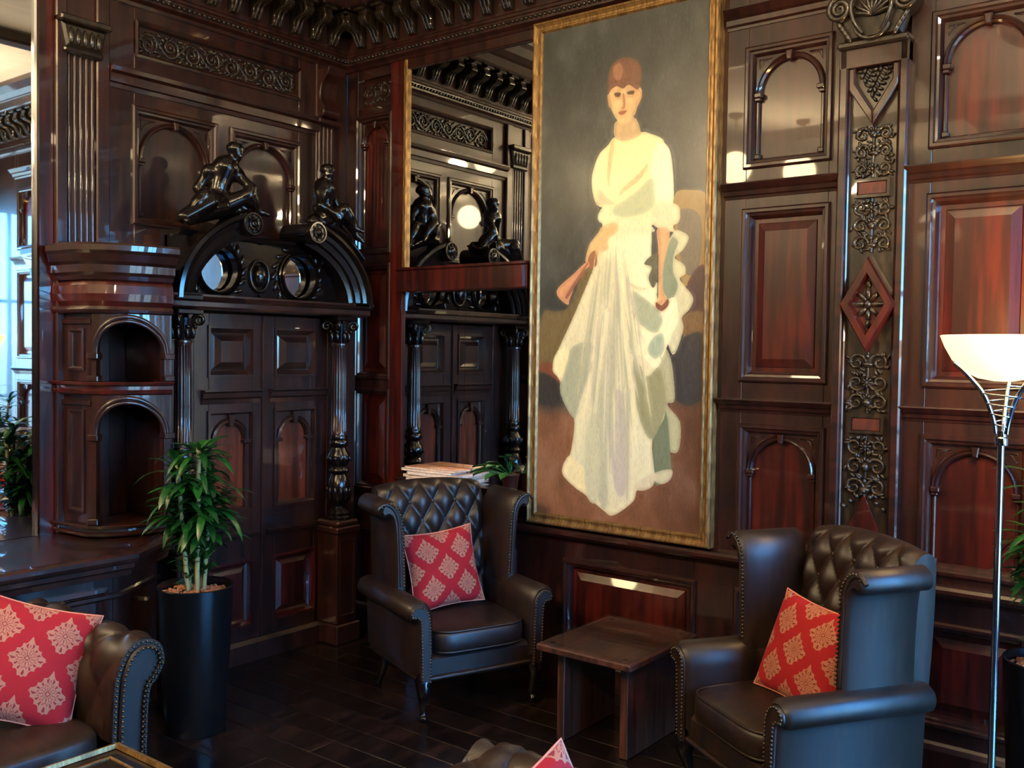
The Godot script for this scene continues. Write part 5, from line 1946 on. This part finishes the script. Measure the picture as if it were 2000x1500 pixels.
func cushions() -> void:
	cushion("red and gold damask cushion in the corner wing chair", Vector3(1.375, 0.64, 0.575), facing(Vector3(0.93, 0, 0.40), 16, 5), 0.20)
	cushion("red and gold damask cushion in the wing chair by the lamp", Vector3(3.315, 0.615, 0.66), facing(Vector3(-0.40, 0, 0.92), 20, -5), 0.20)
	cushion("red and gold damask cushion propped on the sofa", Vector3(1.19, 0.618, 2.61), facing(Vector3(0.95, 0, 0.25), 26, -22), 0.22)
	cushion("red cushion corner showing on the foreground club chair", Vector3(3.36, 0.555, 2.44), facing(Vector3(0.9, 0, 0.3), 22, 20), 0.20)

# ---------------------------------------------------------------- tables
func tables() -> void:
	var t := thing("side_table", "low square brown wooden table with plank legs between the wing chairs", "table", Vector3(2.365, 0, 0.475))
	var s := S()
	bb(s, Vector3(-0.245, 0.415, -0.305), Vector3(0.245, 0.445, 0.305), 0.005)
	done(s, "tabletop", M.table, t)
	s = S()
	bb(s, Vector3(-0.232, 0.448, -0.292), Vector3(0.232, 0.456, 0.292), 0.002)
	done(s, "glass_sheet", M.sheet, t)
	for a in [-1.0, 1.0]:
		for b in [-1.0, 1.0]:
			s = S()
			lathe(s, [[0.0, 0.445], [0.012, 0.445], [0.012, 0.448], [0.0, 0.448]], 12, Transform3D(Basis(), Vector3(a * 0.19, 0, b * 0.25)))
			done(s, "pad", M.chrome, t)
		s = S()
		bb(s, Vector3(a * 0.165 - 0.02, 0.0, -0.22), Vector3(a * 0.165 + 0.02, 0.415, 0.22), 0.004)
		done(s, "leg_panel", M.table, t)
	s = S()
	bb(s, Vector3(-0.145, 0.33, -0.02), Vector3(0.145, 0.415, 0.02), 0.004)
	done(s, "stretcher", M.table, t)
	t = thing("coffee_table", "dark coffee table with a gilt rim in front of the sofa", "table", Vector3(2.06, 0, 3.05))
	s = S()
	bb(s, Vector3(-0.32, 0.41, -0.48), Vector3(0.32, 0.44, 0.48), 0.004)
	done(s, "tabletop", M.ebony, t)
	s = S()
	frame3(s, 0.335, 0.495, [[0.0, 0.405], [0.0, 0.452], [0.016, 0.456], [0.020, 0.442]])
	frame3(s, 0.27, 0.43, [[0.0, 0.440], [0.0, 0.444], [0.008, 0.444], [0.008, 0.440]])
	done(s, "gilt_rim", M.gilt, t)
	for a in [-1.0, 1.0]:
		for b in [-1.0, 1.0]:
			s = S()
			bb(s, Vector3(a * 0.29 - 0.025, 0.0, b * 0.45 - 0.025), Vector3(a * 0.29 + 0.025, 0.41, b * 0.45 + 0.025), 0.006)
			done(s, "leg", M.ebony, t)

func frame3(s: SurfaceTool, hx: float, hz: float, prof: Array) -> void:
	var loops := []
	for p in prof:
		var l := PackedVector3Array()
		for q in rectloop(-hx, -hz, hx, hz, p[0], 0):
			l.append(Vector3(q.x, p[1], q.y))
		loops.append(l)
	skin(s, loops, true, 0)

# ---------------------------------------------------------------- floor lamp
func floor_lamp() -> void:
	var t := thing("floor_lamp", "tall chrome floor lamp with a glowing glass bowl on spiral wires", "lamp", Vector3(3.945, 0, 0.55))
	var s := S()
	lathe(s, [[0.0, 0.0], [0.128, 0.0], [0.128, 0.012], [0.11, 0.022], [0.03, 0.035], [0.018, 0.05], [0.0, 0.05]], 32)
	done(s, "base", M.chrome, t)
	s = S()
	tube(s, [Vector3(0, 0.04, 0), Vector3(0, 1.455, 0)], 0.0125, 12)
	done(s, "pole", M.chrome, t)
	s = S()
	lathe(s, [[0.0, 1.45], [0.022, 1.45], [0.024, 1.46], [0.024, 1.475], [0.018, 1.48], [0.018, 1.50], [0.0, 1.50]], 16)
	done(s, "collar", M.chrome, t)
	for k in 3:
		var a := TAU * k / 3 + 0.55
		s = S()
		var d := Vector3(cos(a), 0, sin(a))
		tube(s, spline([d * 0.02 + Vector3(0, 1.49, 0), d * 0.032 + Vector3(0, 1.55, 0), d * 0.065 + Vector3(0, 1.63, 0), d * 0.125 + Vector3(0, 1.70, 0), d * 0.165 + Vector3(0, 1.735, 0)], 6), 0.008, 8)
		done(s, "arm", M.chrome, t)
	s = S()
	var sp := []
	for k in 91:
		var q := k / 90.0
		var a := q * TAU * 4.2
		var r := lerpf(0.024, 0.085, pow(q, 1.3))
		sp.append(Vector3(cos(a) * r, 1.51 + q * 0.15, sin(a) * r))
	tube(s, sp, 0.0028, 6)
	done(s, "spiral_wire", M.chrome, t)
	s = S()
	lathe(s, [[0.0, 1.672], [0.03, 1.673], [0.08, 1.682], [0.13, 1.708], [0.165, 1.745], [0.19, 1.790], [0.206, 1.830], [0.202, 1.832], [0.185, 1.792], [0.16, 1.750], [0.125, 1.714], [0.08, 1.690], [0.0, 1.680]], 40)
	done(s, "glass_bowl", M.bowl, t)
	var l := OmniLight3D.new()
	l.name = "bulb_light"
	l.position = Vector3(0, 1.80, 0)
	l.light_color = Color(1.0, 0.80, 0.52)
	l.light_energy = LAMP_E
	l.light_size = 0.10
	l.omni_range = 14.0
	l.omni_attenuation = 2.0
	l.shadow_enabled = true
	t.add_child(l)

# ---------------------------------------------------------------- planters
var leafmesh := []

func strap_leaf(ln: float, wd: float, bend: float) -> ArrayMesh:
	var s := S()
	smooth(s)
	var rows := []
	var n := 7
	var p := Vector3.ZERO
	var a := 0.0
	for i in n + 1:
		var t := float(i) / n
		var w := wd * (0.35 + 1.2 * t) * (1.0 - pow(t, 3.0)) if t < 1.0 else 0.0
		var up := Vector3(0, cos(a), -sin(a))
		rows.append([p + Vector3(-w, 0, 0) + up * w * 0.35, p, p + Vector3(w, 0, 0) + up * w * 0.35])
		p += Vector3(0, sin(-a), cos(a)) * ln / n
		a += bend / n
	for i in n:
		for j in 2:
			quad(s, rows[i][j], rows[i][j + 1], rows[i + 1][j + 1], rows[i + 1][j])
	return mesh(s)

func planter(label: String, at: Vector3, leaves: int, sd: int) -> void:
	var t := thing("planter", label, "plant", at, 0.0, "leafy plants in tall black pots")
	var r := RandomNumberGenerator.new()
	r.seed = sd
	var s := S()
	lathe(s, [[0.0, 0.0], [0.132, 0.0], [0.136, 0.006], [0.170, 0.655], [0.171, 0.664], [0.166, 0.668], [0.160, 0.664], [0.158, 0.62], [0.0, 0.62]], 48)
	done(s, "pot", M.pot, t)
	s = S()
	for k in 220:
		var a := r.randf() * TAU
		var d := sqrt(r.randf()) * 0.15
		ell(s, Vector3(cos(a) * d, 0.628 + 0.012 * (1.0 - d / 0.15) + r.randf() * 0.006, sin(a) * d), Vector3(r.randf_range(0.008, 0.014), 0.007, r.randf_range(0.007, 0.012)), 6, 4, Basis(Vector3.UP, r.randf() * PI))
	var pb := done(s, "clay_pebbles", M.soil, t)
	pb.set_meta("kind", "stuff")
	if leafmesh.is_empty():
		for k in 4:
			leafmesh.append(strap_leaf([0.20, 0.165, 0.225, 0.13][k], [0.021, 0.022, 0.019, 0.020][k], [1.25, 0.9, 1.7, 0.6][k]))
	var stems := []
	for k in 5:
		var a := k * TAU / 5 + 0.4
		var b := Vector3(cos(a) * 0.035, 0.62, sin(a) * 0.035)
		var e := Vector3(cos(a) * (0.06 + 0.03 * (k % 2)), [1.30, 1.22, 1.12, 1.26, 1.05][k], sin(a) * (0.06 + 0.03 * (k % 2)))
		s = S()
		tube(s, spline([b, b.lerp(e, 0.5) + Vector3(0.006, 0, 0.004), e], 5), 0.011, 7)
		done(s, "stem", M.stem, t)
		stems.append([b, e])
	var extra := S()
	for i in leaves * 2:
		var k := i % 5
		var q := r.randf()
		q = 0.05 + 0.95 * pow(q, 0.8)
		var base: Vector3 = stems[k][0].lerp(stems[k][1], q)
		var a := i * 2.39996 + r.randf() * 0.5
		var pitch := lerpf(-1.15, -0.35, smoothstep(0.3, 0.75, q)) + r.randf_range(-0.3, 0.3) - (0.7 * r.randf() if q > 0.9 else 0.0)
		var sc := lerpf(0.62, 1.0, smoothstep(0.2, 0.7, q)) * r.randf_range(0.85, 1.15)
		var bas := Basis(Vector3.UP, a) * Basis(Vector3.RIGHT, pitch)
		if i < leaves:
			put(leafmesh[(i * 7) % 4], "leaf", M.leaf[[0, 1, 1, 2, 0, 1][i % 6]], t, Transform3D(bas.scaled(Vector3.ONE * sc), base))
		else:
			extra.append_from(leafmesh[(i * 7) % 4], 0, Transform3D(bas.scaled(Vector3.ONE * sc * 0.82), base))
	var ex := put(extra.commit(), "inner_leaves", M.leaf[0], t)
	ex.set_meta("kind", "stuff")

func planters() -> void:
	planter("leafy green plant in a tall black pot in front of the panelled doors", Vector3(0.83, 0, 1.66), 290, 3)
	planter("leafy green plant behind the floor lamp at the right edge", Vector3(4.10, 0, 0.325), 220, 5)

# ---------------------------------------------------------------- things on the shelf behind the corner chair
func shelf_items() -> void:
	var t := thing("display_shelf", "narrow dark shelf behind the corner wing chair", "shelf", Vector3(0.52, 0.965, 0.0))
	var s := S()
	bb(s, Vector3(0.0, 0.0, -0.034), Vector3(0.978, 0.02, 0.078), 0.004)
	done(s, "board", M.wood, t)
	var cols := [c8(214, 196, 184), c8(226, 214, 198), c8(198, 160, 148), c8(232, 222, 208), c8(206, 118, 78)]
	var y := 0.9855
	var names := ["lowest pale magazine in the shelf pile", "cream magazine second from the bottom of the pile", "pink-edged magazine in the middle of the pile", "pale magazine second from the top of the pile", "magazine with an orange printed cover on top of the pile"]
	for k in 5:
		var m := thing("magazine", names[k], "magazine", Vector3(0.86 + [0.03, 0.0, 0.04, -0.01, 0.02][k], y, 0.076), [0.03, -0.03, 0.05, 0.0, 0.02][k], "magazines piled on the shelf")
		var th: float = [0.022, 0.016, 0.020, 0.014, 0.012][k]
		s = S()
		bb(s, Vector3(-0.19, 0.001, -0.068), Vector3(0.19, th - 0.001, 0.068), 0.0)
		done(s, "pages", M.paper, m)
		s = S()
		bb(s, Vector3(-0.192, th - 0.0015, -0.071), Vector3(0.192, th, 0.071), 0.0)
		bb(s, Vector3(-0.192, 0.0, -0.071), Vector3(0.192, 0.0015, 0.071), 0.0)
		bb(s, Vector3(-0.194, 0.0, -0.071), Vector3(-0.190, th, 0.071), 0.0)
		var cm := std(cols[k], 0.35)
		if k == 4:
			cm = wood(c8(190, 96, 60), c8(240, 200, 160), 0.35, 77, Vector3(5, 5, 5))
		done(s, "cover", cm, m)
		y += th + 0.0006
	t = thing("small_plant", "small broad leaved plant in a brown pot on the shelf by the portrait", "plant", Vector3(1.40, 0.9855, 0.054))
	s = S()
	lathe(s, [[0.0, 0.0], [0.036, 0.0], [0.039, 0.01], [0.050, 0.085], [0.053, 0.088], [0.050, 0.094], [0.046, 0.09], [0.044, 0.078], [0.0, 0.078]], 24)
	done(s, "pot", M.terra, t)
	var r := RandomNumberGenerator.new()
	r.seed = 12
	for k in 12:
		var a := k * 2.4
		var rise := [0.9, 0.35, 0.7, 1.1, 0.5, 0.2, 0.8, 0.3, 1.2, 0.45, 0.65, 0.25][k] as float
		var d := Vector3(cos(a), 0, absf(sin(a)) * 0.6 + 0.22).normalized()
		if d.x > 0.0:
			d = Vector3(d.x * 0.25, 0, d.z)
		var tip := d * (0.085 + 0.03 * (k % 3)) * (1.25 - rise * 0.4) + Vector3(0, 0.085 + 0.085 * rise, 0)
		s = S()
		tube(s, spline([Vector3(0, 0.075, 0), tip * 0.55 + Vector3(0, 0.04, 0), tip], 4), 0.003, 5)
		done(s, "stalk", M.leaf[1], t)
		s = S()
		var ln := r.randf_range(0.085, 0.115)
		var wd := ln * 0.42
		surf(s, func(u: float, v: float) -> Vector3:
			var w := sin(PI * pow(v, 0.8)) * wd * (u - 0.5) * 1.3
			return Vector3(w, absf(u - 0.5) * 0.02 - v * v * 0.02, v * ln), 4, 8)
		var b := Basis(Vector3.UP, atan2(d.x, d.z)) * Basis(Vector3.RIGHT, -rise * 0.55 + 0.2)
		done(s, "leaf", M.leaf[k % 3], t, Transform3D(b, tip))

# ---------------------------------------------------------------- hanging lamps behind and above the camera: dishes that light the ceiling, and opal globes
func hanging(called: String, label: String, p: Vector3, group: String, strength: float) -> void:
	var dish := strength > 0.0
	var t := thing(called, label, "lamp", p, 0.0, group)
	var s := S()
	lathe(s, [[0.0, 4.0], [0.07, 4.0], [0.06, 3.97], [0.02, 3.95], [0.0, 3.95]], 20)
	done(s, "ceiling_rose", M.brass, t)
	s = S()
	tube(s, [Vector3(0, 3.97, 0), Vector3(0, 3.42 if dish else 3.63, 0)], 0.010, 8)
	done(s, "rod", M.brass, t)
	s = S()
	if dish:
		lathe(s, [[0.0, 3.37], [0.10, 3.375], [0.18, 3.395], [0.235, 3.43], [0.25, 3.46], [0.245, 3.462], [0.23, 3.435], [0.175, 3.402], [0.10, 3.383], [0.0, 3.378]], 32)
		done(s, "dish", M.brass, t)
		s = S()
		lathe(s, [[0.0, 3.385], [0.15, 3.40], [0.17, 3.43], [0.14, 3.455], [0.0, 3.465]], 24)
		done(s, "opal_glass", M.globe, t)
	else:
		ell(s, Vector3(0, 3.50, 0), Vector3(0.15, 0.15, 0.15), 28, 18)
		done(s, "globe", M.globe, t)
	var l := OmniLight3D.new()
	l.name = "bulb_light"
	l.position = Vector3(0, 3.475 if dish else 3.50, 0)
	l.light_color = Color(1.0, 0.88, 0.70)
	l.light_energy = strength if dish else GLOBE_E
	l.light_size = 0.12
	l.omni_range = 16.0
	l.omni_attenuation = 2.0
	l.shadow_enabled = true
	t.add_child(l)

func pendants() -> void:
	for e in [[1.25, 6.2, "near the back of the left wall", 0.8], [4.8, 6.3, "over the back of the room", 2.4], [3.75, 3.75, "over the middle of the room", 0.6], [5.65, 4.15, "beside the window wall", 2.8], [3.75, 1.3, "nearest the portrait wall", 0.7]]:
		hanging("dish_pendant", "brass dish lamp hanging " + e[2], Vector3(e[0], 0, e[1]), "hanging dish lamps", PENDANT_E * e[3])
	for e in [[0.71, 4.20, "close to the left wall"], [1.13, 4.71, "a little out from the left wall"], [3.5, 5.4, "over the middle seats"]]:
		hanging("globe_pendant", "opal globe lamp hanging " + e[2], Vector3(e[0], 0, e[1]), "hanging globe lamps", 0.0)
